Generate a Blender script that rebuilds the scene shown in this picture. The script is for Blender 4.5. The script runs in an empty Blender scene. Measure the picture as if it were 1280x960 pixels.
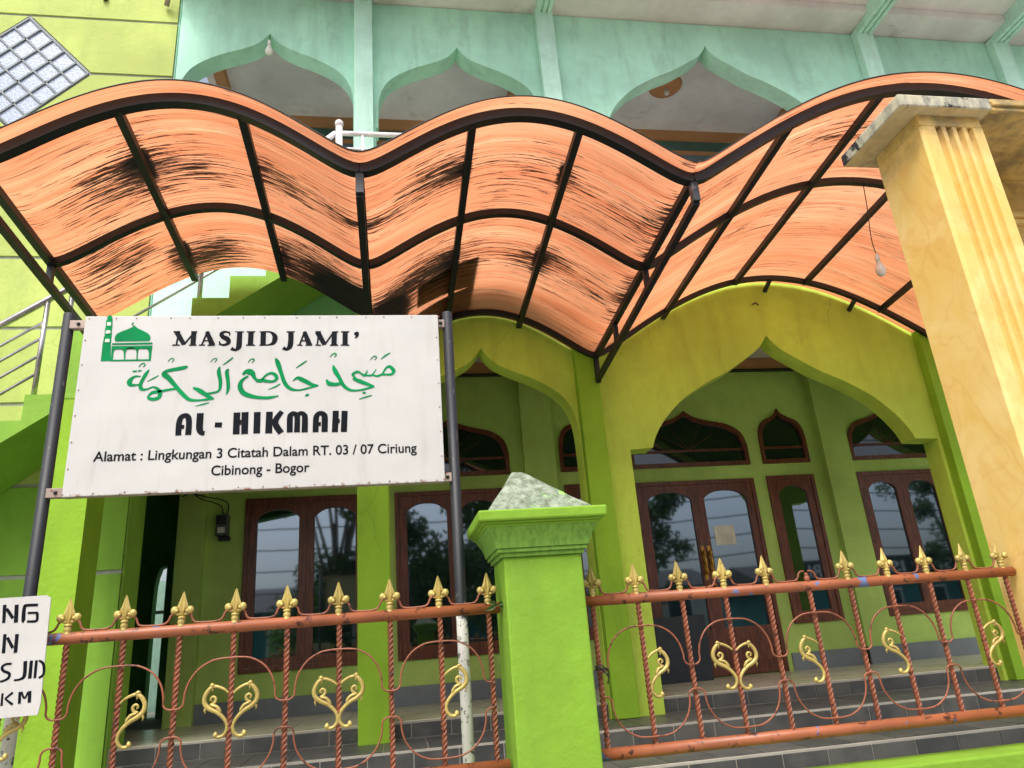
import bpy, bmesh, math, random
from mathutils import Vector, Matrix, noise
random.seed(7)
sc = bpy.context.scene
COL = sc.collection
H = 1.5            # eye height above the street; heights below are given from eye level
R = math.radians

# ---------------------------------------------------------------- camera
cam_d = bpy.data.cameras.new('camera')
cam = bpy.data.objects.new('camera', cam_d)
COL.objects.link(cam)
cam_d.sensor_width = 36.0
cam_d.sensor_fit = 'HORIZONTAL'
cam_d.lens = 36.0 * 910.35 / 1280.0
cam_d.clip_start = 0.05
cam_d.clip_end = 2000
rx = Vector((0.986276, -0.147348, -0.074492))
ux = Vector((0.019657, -0.34317, 0.939068))
fx = Vector((0.163933, 0.927644, 0.335563))
M4 = Matrix(((rx.x, ux.x, -fx.x, 0), (rx.y, ux.y, -fx.y, 0), (rx.z, ux.z, -fx.z, H), (0, 0, 0, 1)))
cam.matrix_world = M4
sc.camera = cam

# ---------------------------------------------------------------- sky, sun, exposure
SUN_EL, SUN_AZ = R(58), R(205)       # azimuth clockwise from +Y: behind the camera, to the left
world = bpy.data.worlds.new('World')
sc.world = world
world.use_nodes = True
wn = world.node_tree.nodes
wl = world.node_tree.links
for n in list(wn): wn.remove(n)
wo = wn.new('ShaderNodeOutputWorld')
bg = wn.new('ShaderNodeBackground')
sky = wn.new('ShaderNodeTexSky')
sky.sky_type = 'NISHITA'
sky.sun_disc = False
sky.sun_elevation = SUN_EL
sky.sun_rotation = SUN_AZ
sky.air_density = 1.0
sky.dust_density = 6.0
sky.ozone_density = 1.0
hs = wn.new('ShaderNodeHueSaturation')
hs.inputs['Saturation'].default_value = 0.6
bg.inputs['Strength'].default_value = 0.15
wl.new(sky.outputs[0], hs.inputs['Color'])
wl.new(hs.outputs[0], bg.inputs['Color'])
wl.new(bg.outputs[0], wo.inputs['Surface'])
sl = bpy.data.lights.new('sun', 'SUN')
sl.energy = 1.25
sl.angle = R(14)
sl.color = (1.0, 0.95, 0.87)
sun = bpy.data.objects.new('sun', sl)
COL.objects.link(sun)
sd = Vector((math.sin(SUN_AZ) * math.cos(SUN_EL), math.cos(SUN_AZ) * math.cos(SUN_EL), math.sin(SUN_EL)))
sun.rotation_euler = (-sd).to_track_quat('-Z', 'Y').to_euler()
sun.location = (0, -5, 20)
vs = sc.view_settings
vs.view_transform = 'Standard'
vs.look = 'None'
vs.gamma = 1.0
vs.exposure = 0.82
try: vs.use_curve_mapping = False
except Exception: pass
sc.render.engine = 'CYCLES'
sc.cycles.max_bounces = 8
sc.cycles.diffuse_bounces = 5
sc.cycles.transparent_max_bounces = 12

# ---------------------------------------------------------------- material helpers
def lin(c):
    return tuple(((v / 255) / 12.92 if v / 255 <= 0.04045 else ((v / 255 + 0.055) / 1.055) ** 2.4) for v in c)

class NT:
    def __init__(s, name):
        s.m = bpy.data.materials.new(name); s.m.use_nodes = True
        s.t = s.m.node_tree; s.n = s.t.nodes; s.l = s.t.links
        for n in list(s.n): s.n.remove(n)
        s.out = s.n.new('ShaderNodeOutputMaterial')
        s.p = s.n.new('ShaderNodeBsdfPrincipled')
        s.l.new(s.p.outputs[0], s.out.inputs[0])
        s.tc = s.n.new('ShaderNodeTexCoord')
        s.co = s.tc.outputs['Object']
    def node(s, typ, **kw):
        n = s.n.new(typ)
        for k, v in kw.items(): setattr(n, k, v)
        return n
    def val(s, sock, v):
        if hasattr(v, 'is_output'): s.l.new(v, sock)
        else: sock.default_value = v
    def mapping(s, scale=(1, 1, 1), co=None, rot=(0, 0, 0)):
        m = s.node('ShaderNodeMapping')
        m.inputs['Scale'].default_value = scale
        m.inputs['Rotation'].default_value = rot
        s.l.new(co or s.co, m.inputs[0]); return m.outputs[0]
    def noise(s, scale, detail=5, rough=0.55, co=None, dist=0.0):
        n = s.node('ShaderNodeTexNoise')
        n.inputs['Scale'].default_value = scale; n.inputs['Detail'].default_value = detail
        n.inputs['Roughness'].default_value = rough; n.inputs['Distortion'].default_value = dist
        s.l.new(co or s.co, n.inputs['Vector']); return n.outputs['Fac']
    def ramp(s, fac, a, b, lo=0.0, hi=1.0):
        n = s.node('ShaderNodeMapRange'); n.interpolation_type = 'SMOOTHSTEP'
        s.val(n.inputs['Value'], fac)
        n.inputs['From Min'].default_value = a; n.inputs['From Max'].default_value = b
        n.inputs['To Min'].default_value = lo; n.inputs['To Max'].default_value = hi
        return n.outputs[0]
    def math(s, op, a, b=0.0, clamp=False):
        n = s.node('ShaderNodeMath', operation=op, use_clamp=clamp)
        s.val(n.inputs[0], a); s.val(n.inputs[1], b); return n.outputs[0]
    def mix(s, fac, a, b, blend='MIX'):
        n = s.node('ShaderNodeMix', data_type='RGBA', blend_type=blend)
        s.val(n.inputs[0], fac)
        for i, c in ((6, a), (7, b)):
            if hasattr(c, 'is_output'): s.l.new(c, n.inputs[i])
            else: n.inputs[i].default_value = tuple(c) + ((1,) if len(c) == 3 else ())
        return n.outputs[2]
    def base(s, c): s.val(s.p.inputs['Base Color'], c if hasattr(c, 'is_output') else tuple(c) + (1,))
    def bump(s, h, strength=0.3, dist=0.01):
        b = s.node('ShaderNodeBump'); b.inputs['Strength'].default_value = strength
        b.inputs['Distance'].default_value = dist
        s.l.new(h, b.inputs['Height']); s.l.new(b.outputs[0], s.p.inputs['Normal'])
    def sepz(s):
        x = s.node('ShaderNodeSeparateXYZ'); s.l.new(s.co, x.inputs[0]); return x.outputs

def plaster(name, col, dirt=(60, 62, 50), amount=0.35, rough=0.75, streak=0.25, var=0.12, world=True):
    """painted render: brushed paint, blotchy colour, rain streaks and grime"""
    m = NT(name)
    if world:
        g = m.node('ShaderNodeNewGeometry'); m.co = g.outputs['Position']
    c = lin(col); d = lin(dirt)
    big = m.noise(0.9, 4, 0.6)
    fine = m.noise(14, 5, 0.6)
    dk = tuple(v * (1 - var * 1.6) for v in c); lt = tuple(min(1, v * (1 + var)) for v in c)
    base = m.mix(m.ramp(big, 0.3, 0.7), dk, lt)
    base = m.mix(m.ramp(fine, 0.35, 0.75, 0, 0.22), base, tuple(v * 0.8 for v in c))
    st = m.noise(3.2, 6, 0.66, co=m.mapping((1.6, 1.6, 0.3)), dist=0.4)
    st = m.ramp(st, 0.42, 0.85, 0, streak)
    blot = m.ramp(m.noise(2.3, 8, 0.68, dist=0.3), 0.55, 0.8, 0, amount)
    base = m.mix(st, base, d)
    base = m.mix(blot, base, d)
    vo = m.node('ShaderNodeTexVoronoi'); vo.feature = 'DISTANCE_TO_EDGE'; vo.inputs['Scale'].default_value = 1.3
    wob = m.node('ShaderNodeTexNoise'); wob.inputs['Scale'].default_value = 2.6; wob.inputs['Detail'].default_value = 6
    m.l.new(m.co, wob.inputs['Vector'])
    ma = m.node('ShaderNodeMix', data_type='VECTOR'); ma.inputs[0].default_value = 0.22
    m.l.new(m.co, ma.inputs[4]); m.l.new(wob.outputs['Color'], ma.inputs[5]); m.l.new(ma.outputs[1], vo.inputs['Vector'])
    crk = m.math('MULTIPLY', m.ramp(vo.outputs['Distance'], 0.0, 0.006, 1.0, 0.0), m.ramp(m.noise(1.1, 3), 0.56, 0.64, 0, 0.35))
    base = m.mix(crk, base, d)
    scr = m.ramp(m.noise(55, 3, 0.7), 0.7, 0.76, 0, 0.35 * amount + 0.05)
    base = m.mix(scr, base, tuple(min(1, v * 1.2 + 0.08) for v in c))
    m.base(base)
    m.p.inputs['Roughness'].default_value = rough
    m.p.inputs['Specular IOR Level'].default_value = 0.35
    h = m.math('ADD', m.noise(28, 6, 0.65), m.math('MULTIPLY', m.noise(3.5, 3, 0.5), 1.6))
    m.bump(h, 0.42, 0.009)
    return m.m

def metal_paint(name, col, chip=(60, 40, 34), chip2=None, rough=0.45, amount=0.5, scale=22):
    m = NT(name)
    g = m.node('ShaderNodeNewGeometry'); m.co = g.outputs['Position']
    c = lin(col)
    base = m.mix(m.ramp(m.noise(5, 5), 0.3, 0.7), tuple(v * 0.75 for v in c), tuple(min(1, v * 1.15) for v in c))
    lo = 0.68 - 0.22 * amount
    msk = m.ramp(m.noise(scale, 6, 0.7), lo, lo + 0.05, 0, amount * 2 if amount < 0.5 else 1)
    base = m.mix(msk, base, lin(chip))
    if chip2:
        msk2 = m.ramp(m.noise(scale * 0.45, 5, 0.6, dist=0.4), 0.615, 0.64)
        base = m.mix(msk2, base, lin(chip2))
    m.base(base)
    m.p.inputs['Roughness'].default_value = rough
    m.bump(m.noise(70, 4, 0.6), 0.25, 0.002)
    return m.m

MAT = {}
MAT['lime'] = plaster('lime_paint', (142, 188, 44), (70, 90, 30), 0.25)
MAT['arcade'] = plaster('weathered_lime_paint', (196, 227, 86), (120, 118, 52), 0.4, streak=0.3)
MAT['inner'] = plaster('porch_lime_paint', (176, 206, 108), (70, 90, 50), 0.15, streak=0.1)
MAT['mint'] = plaster('mint_paint', (180, 232, 210), (112, 146, 130), 0.5, streak=0.45)
MAT['mint_light'] = plaster('pale_mint_paint', (196, 238, 222), (96, 116, 104), 0.3, streak=0.35)
MAT['tower'] = plaster('pale_lime_paint', (178, 194, 104), (132, 150, 84), 0.3, streak=0.5)
MAT['joint'] = plaster('grey_joint', (168, 172, 158), (90, 92, 84), 0.5)
MAT['stair'] = plaster('stair_lime_paint', (136, 184, 64), (70, 100, 34), 0.2)
MAT['shadegreen'] = plaster('shaded_green_paint', (110, 170, 100), (40, 80, 20), 0.2)  # darker green that carries the shade under the stair and in the passage
MAT['pillar'] = plaster('pillar_lime_paint', (122, 164, 46), (88, 120, 44), 0.3, streak=0.35)
MAT['soffit'] = plaster('grey_white_soffit', (228, 224, 224), (104, 98, 94), 0.75, streak=0)
MAT['gceil'] = plaster('grey_ceiling', (230, 228, 228), (110, 106, 104), 0.4, streak=0)
MAT['ceil'] = plaster('white_ceiling', (206, 202, 190), (150, 140, 120), 0.2, streak=0)
MAT['trim'] = plaster('brown_trim', (190, 138, 96), (90, 60, 36), 0.3, streak=0)
MAT['grayskirt'] = plaster('grey_skirting', (122, 130, 134), (90, 92, 92), 0.3)
MAT['teal'] = plaster('dull_teal_wall', (86, 118, 110), (60, 80, 76), 0.3)
MAT['concrete'] = plaster('yard_concrete', (128, 124, 114), (80, 78, 70), 0.5)
MAT['houseW'] = plaster('house_white', (190, 190, 180), (120, 118, 110), 0.4)
MAT['houseT'] = plaster('house_teal', (60, 120, 118), (50, 70, 66), 0.4)
MAT['black'] = metal_paint('black_tube_paint', (13, 19, 30), (44, 40, 40), rough=0.5, amount=0.2, scale=14)
MAT['blacknew'] = metal_paint('worn_black_tube_paint', (52, 54, 60), (110, 112, 112), rough=0.5, amount=0.4, scale=12)
MAT['copper'] = metal_paint('copper_paint', (154, 88, 56), (70, 36, 32), (92, 112, 158), rough=0.45, amount=0.5, scale=19)
MAT['copperbar'] = metal_paint('copper_bar_paint', (138, 80, 56), (74, 40, 32), rough=0.5, amount=0.5, scale=30)
MAT['gold'] = metal_paint('gold_paint', (184, 164, 94), (132, 106, 52), rough=0.38, amount=0.35, scale=60)
MAT['gold'].node_tree.nodes['Principled BSDF'].inputs['Metallic'].default_value = 0.25
MAT['white_rail'] = metal_paint('white_rail_paint', (226, 222, 224), (150, 130, 120), rough=0.35, amount=0.15)
MAT['steel'] = metal_paint('stainless_steel', (176, 172, 172), (130, 120, 116), rough=0.25, amount=0.1)
MAT['steel'].node_tree.nodes['Principled BSDF'].inputs['Metallic'].default_value = 0.85
MAT['plastic'] = metal_paint('white_plastic', (226, 222, 214), (200, 196, 186), rough=0.3, amount=0.05)
MAT['dark'] = metal_paint('dark_plastic', (24, 26, 28), (50, 50, 50), rough=0.5, amount=0.1)
MAT['meter'] = metal_paint('meter_plastic', (70, 80, 78), (40, 44, 44), rough=0.4, amount=0.1)
MAT['brass'] = metal_paint('brass', (172, 128, 58), (96, 70, 36), rough=0.3, amount=0.2)
MAT['brass'].node_tree.nodes['Principled BSDF'].inputs['Metallic'].default_value = 0.8
MAT['paper'] = metal_paint('paper', (222, 220, 206), (196, 192, 176), rough=0.7, amount=0.1)
MAT['slate'] = metal_paint('dark_slate_board', (34, 42, 50), (54, 62, 68), rough=0.5, amount=0.2)
MAT['printblack'] = metal_paint('black_print', (18, 21, 28), (44, 48, 54), rough=0.5, amount=0.12)
MAT['printgreen'] = metal_paint('green_print', (4, 130, 74), (20, 140, 88), rough=0.5, amount=0.1)
for k_ in ('printblack', 'printgreen'): MAT[k_].node_tree.nodes['Principled BSDF'].inputs['Specular IOR Level'].default_value = 0.08
MAT['bulb'] = metal_paint('frosted_bulb', (236, 232, 226), (220, 214, 206), rough=0.2, amount=0.02)

def mk_wood():
    m = NT('brown_varnished_wood')
    g = m.node('ShaderNodeNewGeometry'); m.co = g.outputs['Position']
    gr = m.noise(7, 6, 0.6, co=m.mapping((6, 6, 0.7)), dist=0.6)
    m.base(m.mix(m.ramp(gr, 0.3, 0.72), lin((74, 36, 24)), lin((122, 66, 42))))
    m.p.inputs['Roughness'].default_value = 0.38
    m.bump(gr, 0.15, 0.003)
    return m.m
MAT['wood'] = mk_wood()

def mk_glass(name='dark_reflective_glass', GF=(0.24, 0.55)):
    m = NT(name)
    m.base(lin((18, 34, 34)))
    m.p.inputs['Roughness'].default_value = 0.03
    gl = m.node('ShaderNodeBsdfGlossy'); gl.inputs['Color'].default_value = (0.60, 0.76, 0.95, 1); gl.inputs['Roughness'].default_value = 0.03
    lw = m.node('ShaderNodeLayerWeight'); lw.inputs['Blend'].default_value = 0.35
    f = m.ramp(lw.outputs['Facing'], 0.0, 1.0, GF[0], GF[1])
    mx = m.node('ShaderNodeMixShader')
    m.l.new(f, mx.inputs[0]); m.l.new(m.p.outputs[0], mx.inputs[1]); m.l.new(gl.outputs[0], mx.inputs[2])
    m.l.new(mx.outputs[0], m.out.inputs[0])
    b = m.node('ShaderNodeBump'); b.inputs['Strength'].default_value = 0.02; b.inputs['Distance'].default_value = 0.01
    g = m.node('ShaderNodeNewGeometry'); m.co = g.outputs['Position']
    m.l.new(m.noise(2.2, 2), b.inputs['Height']); m.l.new(b.outputs[0], gl.inputs['Normal'])
    return m.m
MAT['glass'] = mk_glass()
MAT['grillegrey'] = metal_paint('grey_grille_paint', (120, 128, 134), (80, 84, 86), rough=0.6, amount=0.2)
MAT['glass_dim'] = mk_glass('dull_tinted_glass', (0.025, 0.10))

def mk_frost():
    m = NT('patterned_frosted_glass')
    v = m.node('ShaderNodeTexVoronoi'); v.inputs['Scale'].default_value = 55
    m.l.new(m.co, v.inputs['Vector'])
    m.base(m.mix(m.ramp(v.outputs['Distance'], 0.1, 0.6), lin((118, 136, 166)), lin((160, 172, 194))))
    m.p.inputs['Roughness'].default_value = 0.3
    m.bump(v.outputs['Distance'], 0.5, 0.004)
    return m.m
MAT['frost'] = mk_frost()

def mk_tile(name, c1, c2, rough):
    m = NT(name)
    g = m.node('ShaderNodeNewGeometry'); m.co = g.outputs['Position']
    oi = m.node('ShaderNodeObjectInfo')
    n = m.math('ADD', m.noise(5, 5, 0.6), m.math('MULTIPLY', m.math('SUBTRACT', oi.outputs['Random'], 0.5), 0.22))
    m.base(m.mix(m.ramp(n, 0.3, 0.72), lin(c1), lin(c2)))
    m.p.inputs['Roughness'].default_value = rough
    m.bump(m.noise(40, 4), 0.12, 0.002)
    return m.m
MAT['tileD'] = mk_tile('slate_grey_tile', (64, 66, 66), (88, 88, 84), 0.42)
MAT['tileL'] = mk_tile('beige_floor_tile', (186, 184, 160), (206, 204, 182), 0.25)
MAT['grout'] = plaster('pale_grout', (166, 163, 152), (120, 116, 106), 0.3)

def mk_signpaint():
    m = NT('white_sign_enamel')
    c = lin((192, 191, 190))
    base = m.mix(m.ramp(m.noise(3.0, 5), 0.3, 0.7), tuple(v * 0.93 for v in c), c)
    rust = m.ramp(m.noise(46, 5, 0.7), 0.69, 0.73, 0, 0.55)
    base = m.mix(rust, base, lin((150, 120, 96)))
    sm = m.ramp(m.noise(6, 6, 0.7, co=m.mapping((3, 1, 0.5))), 0.50, 0.75, 0, 0.3)
    base = m.mix(sm, base, lin((150, 148, 140)))
    # rusty nail spots and rim rust near the lower edge
    x = m.sepz()
    low = m.ramp(x[2], 0.0, 0.012, 1.0, 0.0)
    r2 = m.math('MULTIPLY', low, m.ramp(m.noise(30, 5, 0.7), 0.5, 0.6))
    base = m.mix(r2, base, lin((122, 72, 44)))
    m.base(base)
    m.p.inputs['Roughness'].default_value = 0.35
    m.bump(m.noise(2.2, 3), 0.5, 0.02)
    return m.m
MAT['sign'] = mk_signpaint()
MAT['rust'] = metal_paint('rusty_bracket', (168, 150, 140), (120, 66, 42), rough=0.7, amount=0.5, scale=40)

def mk_postpaint():
    m = NT('post_paint_black_over_white')
    g = m.node('ShaderNodeNewGeometry'); m.co = g.outputs['Position']
    x = m.sepz()
    h = m.math('ADD', x[2], m.math('MULTIPLY', m.math('SUBTRACT', m.noise(24, 5, 0.7), 0.5), 0.55))
    upper = m.ramp(h, H + 0.06, H + 0.14)
    white = m.mix(m.ramp(m.noise(45, 5, 0.7), 0.56, 0.64), lin((206, 206, 200)), lin((52, 54, 58)))
    blk = m.mix(m.ramp(m.noise(26, 6, 0.75, co=m.mapping((3, 3, 0.6))), 0.62, 0.7), lin((22, 27, 35)), lin((110, 116, 118)))
    m.base(m.mix(upper, white, blk))
    m.p.inputs['Roughness'].default_value = 0.55
    return m.m
MAT['post'] = mk_postpaint()

def mk_marble():
    m = NT('yellow_marbled_paint')
    g = m.node('ShaderNodeNewGeometry'); m.co = g.outputs['Position']
    c = m.mix(m.ramp(m.noise(3, 5, 0.6, dist=1.2), 0.3, 0.7), lin((228, 190, 104)), lin((236, 206, 136)))
    for sc_, w_, k_, rot_ in ((1.8, 0.03, 0.2, 0.5), (3.4, 0.035, 0.12, -0.4)):
        n_ = m.noise(sc_, 2.5, 0.5, co=m.mapping((1.0, 1.0, 0.55), rot=(0, rot_, 0)), dist=1.6)
        v_ = m.math('ABSOLUTE', m.math('SUBTRACT', n_, 0.5))
        c = m.mix(m.ramp(v_, 0.0, w_, k_, 0.0), c, lin((206, 142, 60)))
    c = m.mix(m.ramp(m.noise(2.0, 4, 0.6, dist=2.0), 0.52, 0.7, 0, 0.35), c, lin((222, 158, 76)))
    # soft shade under the slab painted into the colour, mottled like soot
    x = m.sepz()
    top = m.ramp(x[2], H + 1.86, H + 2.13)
    sooty_shade = m.math('MULTIPLY', top, m.ramp(m.noise(7, 5, 0.65), 0.35, 0.7, 0.1, 0.75))
    c = m.mix(sooty_shade, c, lin((92, 84, 70)))
    m.base(c)
    m.p.inputs['Roughness'].default_value = 0.5
    m.bump(m.noise(22, 5), 0.2, 0.005)
    return m.m
MAT['marble'] = mk_marble()
def mk_soot():
    m = NT('sooty_slab_edge')
    g = m.node('ShaderNodeNewGeometry'); m.co = g.outputs['Position']
    c = m.mix(m.ramp(m.noise(18, 6, 0.7, co=m.mapping((1, 1, 0.35))), 0.35, 0.65), lin((136, 136, 128)), lin((196, 190, 164)))
    c = m.mix(m.ramp(m.noise(6, 8, 0.7, dist=0.3), 0.54, 0.6), c, lin((36, 38, 42)))
    # the underside keeps the cream paint
    nz = m.node('ShaderNodeSeparateXYZ'); m.l.new(g.outputs['Normal'], nz.inputs[0])
    under = m.ramp(nz.outputs[2], -0.9, -0.6, 1.0, 0.0)
    c = m.mix(m.math('MULTIPLY', under, m.ramp(m.noise(5, 5), 0.3, 0.6, 1.0, 0.55)), c, lin((222, 200, 150)))
    m.base(c); m.p.inputs['Roughness'].default_value = 0.85
    m.bump(m.noise(35, 6, 0.7), 0.6, 0.006)
    return m.m
MAT['slabedge'] = mk_soot()

def mk_cap():
    m = NT('mouldy_lime_cap')
    g = m.node('ShaderNodeNewGeometry'); m.co = g.outputs['Position']
    c = m.mix(m.ramp(m.noise(7, 5), 0.3, 0.7), lin((136, 196, 88)), lin((168, 216, 120)))
    msk = m.ramp(m.noise(7, 9, 0.72, dist=0.5), 0.34, 0.42)
    grey = m.mix(m.ramp(m.noise(34, 6, 0.7), 0.35, 0.65), lin((84, 88, 82)), lin((146, 152, 142)))
    m.base(m.mix(m.math('MULTIPLY', msk, 0.92), c, grey))
    m.p.inputs['Roughness'].default_value = 0.85
    m.bump(m.noise(30, 6, 0.7), 0.6, 0.008)
    return m.m
MAT['cap'] = mk_cap()
def mk_combed():
    m = NT('combed_lime_render')
    g = m.node('ShaderNodeNewGeometry'); m.co = g.outputs['Position']
    n = m.noise(1.0, 4, 0.6, co=m.mapping((75, 75, 2.5)))
    c = m.mix(m.ramp(n, 0.35, 0.6), lin((100, 144, 52)), lin((120, 164, 64)))
    m.base(c); m.p.inputs['Roughness'].default_value = 0.8
    m.bump(n, 0.5, 0.005)
    return m.m
MAT['combed'] = mk_combed()

def mk_canopy():
    """stained translucent orange corrugated plastic; UV = (metres along the wave, metres in depth)"""
    m = NT('stained_orange_plastic')
    uv = m.node('ShaderNodeUVMap'); uv.uv_map = 'UVMap'
    co = uv.outputs[0]
    st = m.node('ShaderNodeAttribute'); st.attribute_name = 'stain'
    stain = st.outputs['Fac']
    lines = m.noise(1.0, 6, 0.6, co=m.mapping((0.5, 22, 1), co))
    fine = m.noise(1.0, 5, 0.7, co=m.mapping((1.6, 120, 1), co))
    dash = m.noise(1.0, 8, 0.7, co=m.mapping((3.2, 66, 1), co))
    rag = m.noise(1.0, 8, 0.78, co=m.mapping((2.6, 46, 1), co))
    spots = m.noise(1.0, 4, 0.6, co=m.mapping((26, 60, 1), co))
    soft = m.noise(1.0, 3, 0.5, co=m.mapping((0.8, 3.0, 1), co))
    c = m.mix(m.ramp(lines, 0.3, 0.7), lin((216, 133, 94)), lin((228, 168, 130)))
    c = m.mix(m.ramp(soft, 0.35, 0.7, 0, 0.5), c, lin((208, 122, 82)))
    band = m.ramp(m.noise(1.0, 3, 0.55, co=m.mapping((0.35, 4.2, 1), co)), 0.42, 0.62, 0.18, 1.0)
    c = m.mix(m.math('MULTIPLY', band, m.ramp(fine, 0.50, 0.62, 0, 0.9)), c, lin((108, 58, 40)))
    c = m.mix(m.ramp(lines, 0.64, 0.72, 0, 0.6), c, lin((250, 214, 170)))
    thin = m.noise(1.0, 6, 0.8, co=m.mapping((0.7, 90, 1), co))
    c = m.mix(m.math('MULTIPLY', band, m.ramp(thin, 0.60, 0.65, 0, 0.95)), c, lin((46, 28, 24)))
    d1 = m.ramp(m.math('ADD', dash, m.math('MULTIPLY', stain, 0.19)), 0.615, 0.655)
    d2 = m.ramp(m.math('ADD', rag, m.math('MULTIPLY', stain, 0.27)), 0.80, 0.85)
    d3 = m.ramp(spots, 0.72, 0.76, 0, 0.85)
    d = m.math('MAXIMUM', m.math('MAXIMUM', m.math('MULTIPLY', d1, 0.96), d2), d3)
    c = m.mix(d, c, lin((16, 13, 14)))
    tr = m.node('ShaderNodeBsdfTranslucent'); m.l.new(c, tr.inputs[0])
    df = m.node('ShaderNodeBsdfDiffuse'); m.l.new(c, df.inputs[0])
    gl = m.node('ShaderNodeBsdfGlossy'); gl.inputs['Roughness'].default_value = 0.35
    gl.inputs['Color'].default_value = (1, 1, 1, 1)
    m1 = m.node('ShaderNodeMixShader'); m1.inputs[0].default_value = 0.22
    m.l.new(tr.outputs[0], m1.inputs[1]); m.l.new(df.outputs[0], m1.inputs[2])
    m2 = m.node('ShaderNodeMixShader'); m2.inputs[0].default_value = 0.04
    m.l.new(m1.outputs[0], m2.inputs[1]); m.l.new(gl.outputs[0], m2.inputs[2])
    m.l.new(m2.outputs[0], m.out.inputs[0])
    return m.m
MAT['canopy'] = mk_canopy()

def mk_leaf(name, a, b):
    m = NT(name)
    oi = m.node('ShaderNodeNewGeometry'); m.co = oi.outputs['Position']
    c = m.mix(m.ramp(m.noise(1.5, 4), 0.3, 0.7), lin(a), lin(b))
    m.base(c); m.p.inputs['Roughness'].default_value = 0.6
    tr = m.node('ShaderNodeBsdfTranslucent'); m.l.new(c, tr.inputs[0])
    mx = m.node('ShaderNodeMixShader'); mx.inputs[0].default_value = 0.3
    m.l.new(m.p.outputs[0], mx.inputs[1]); m.l.new(tr.outputs[0], mx.inputs[2]); m.l.new(mx.outputs[0], m.out.inputs[0])
    return m.m
MAT['leaf'] = mk_leaf('leaf_green', (52, 74, 34), (84, 108, 50))
MAT['bark'] = plaster('bark', (96, 84, 70), (50, 44, 38), 0.6)
MAT['roof'] = plaster('dark_roof', (62, 58, 56), (40, 38, 36), 0.5)
MAT['palestreet'] = plaster('pale_bounce_road', (168, 164, 154), (110, 106, 98), 0.4)  # unseen street coloured pale so it bounces light up to the building

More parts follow.
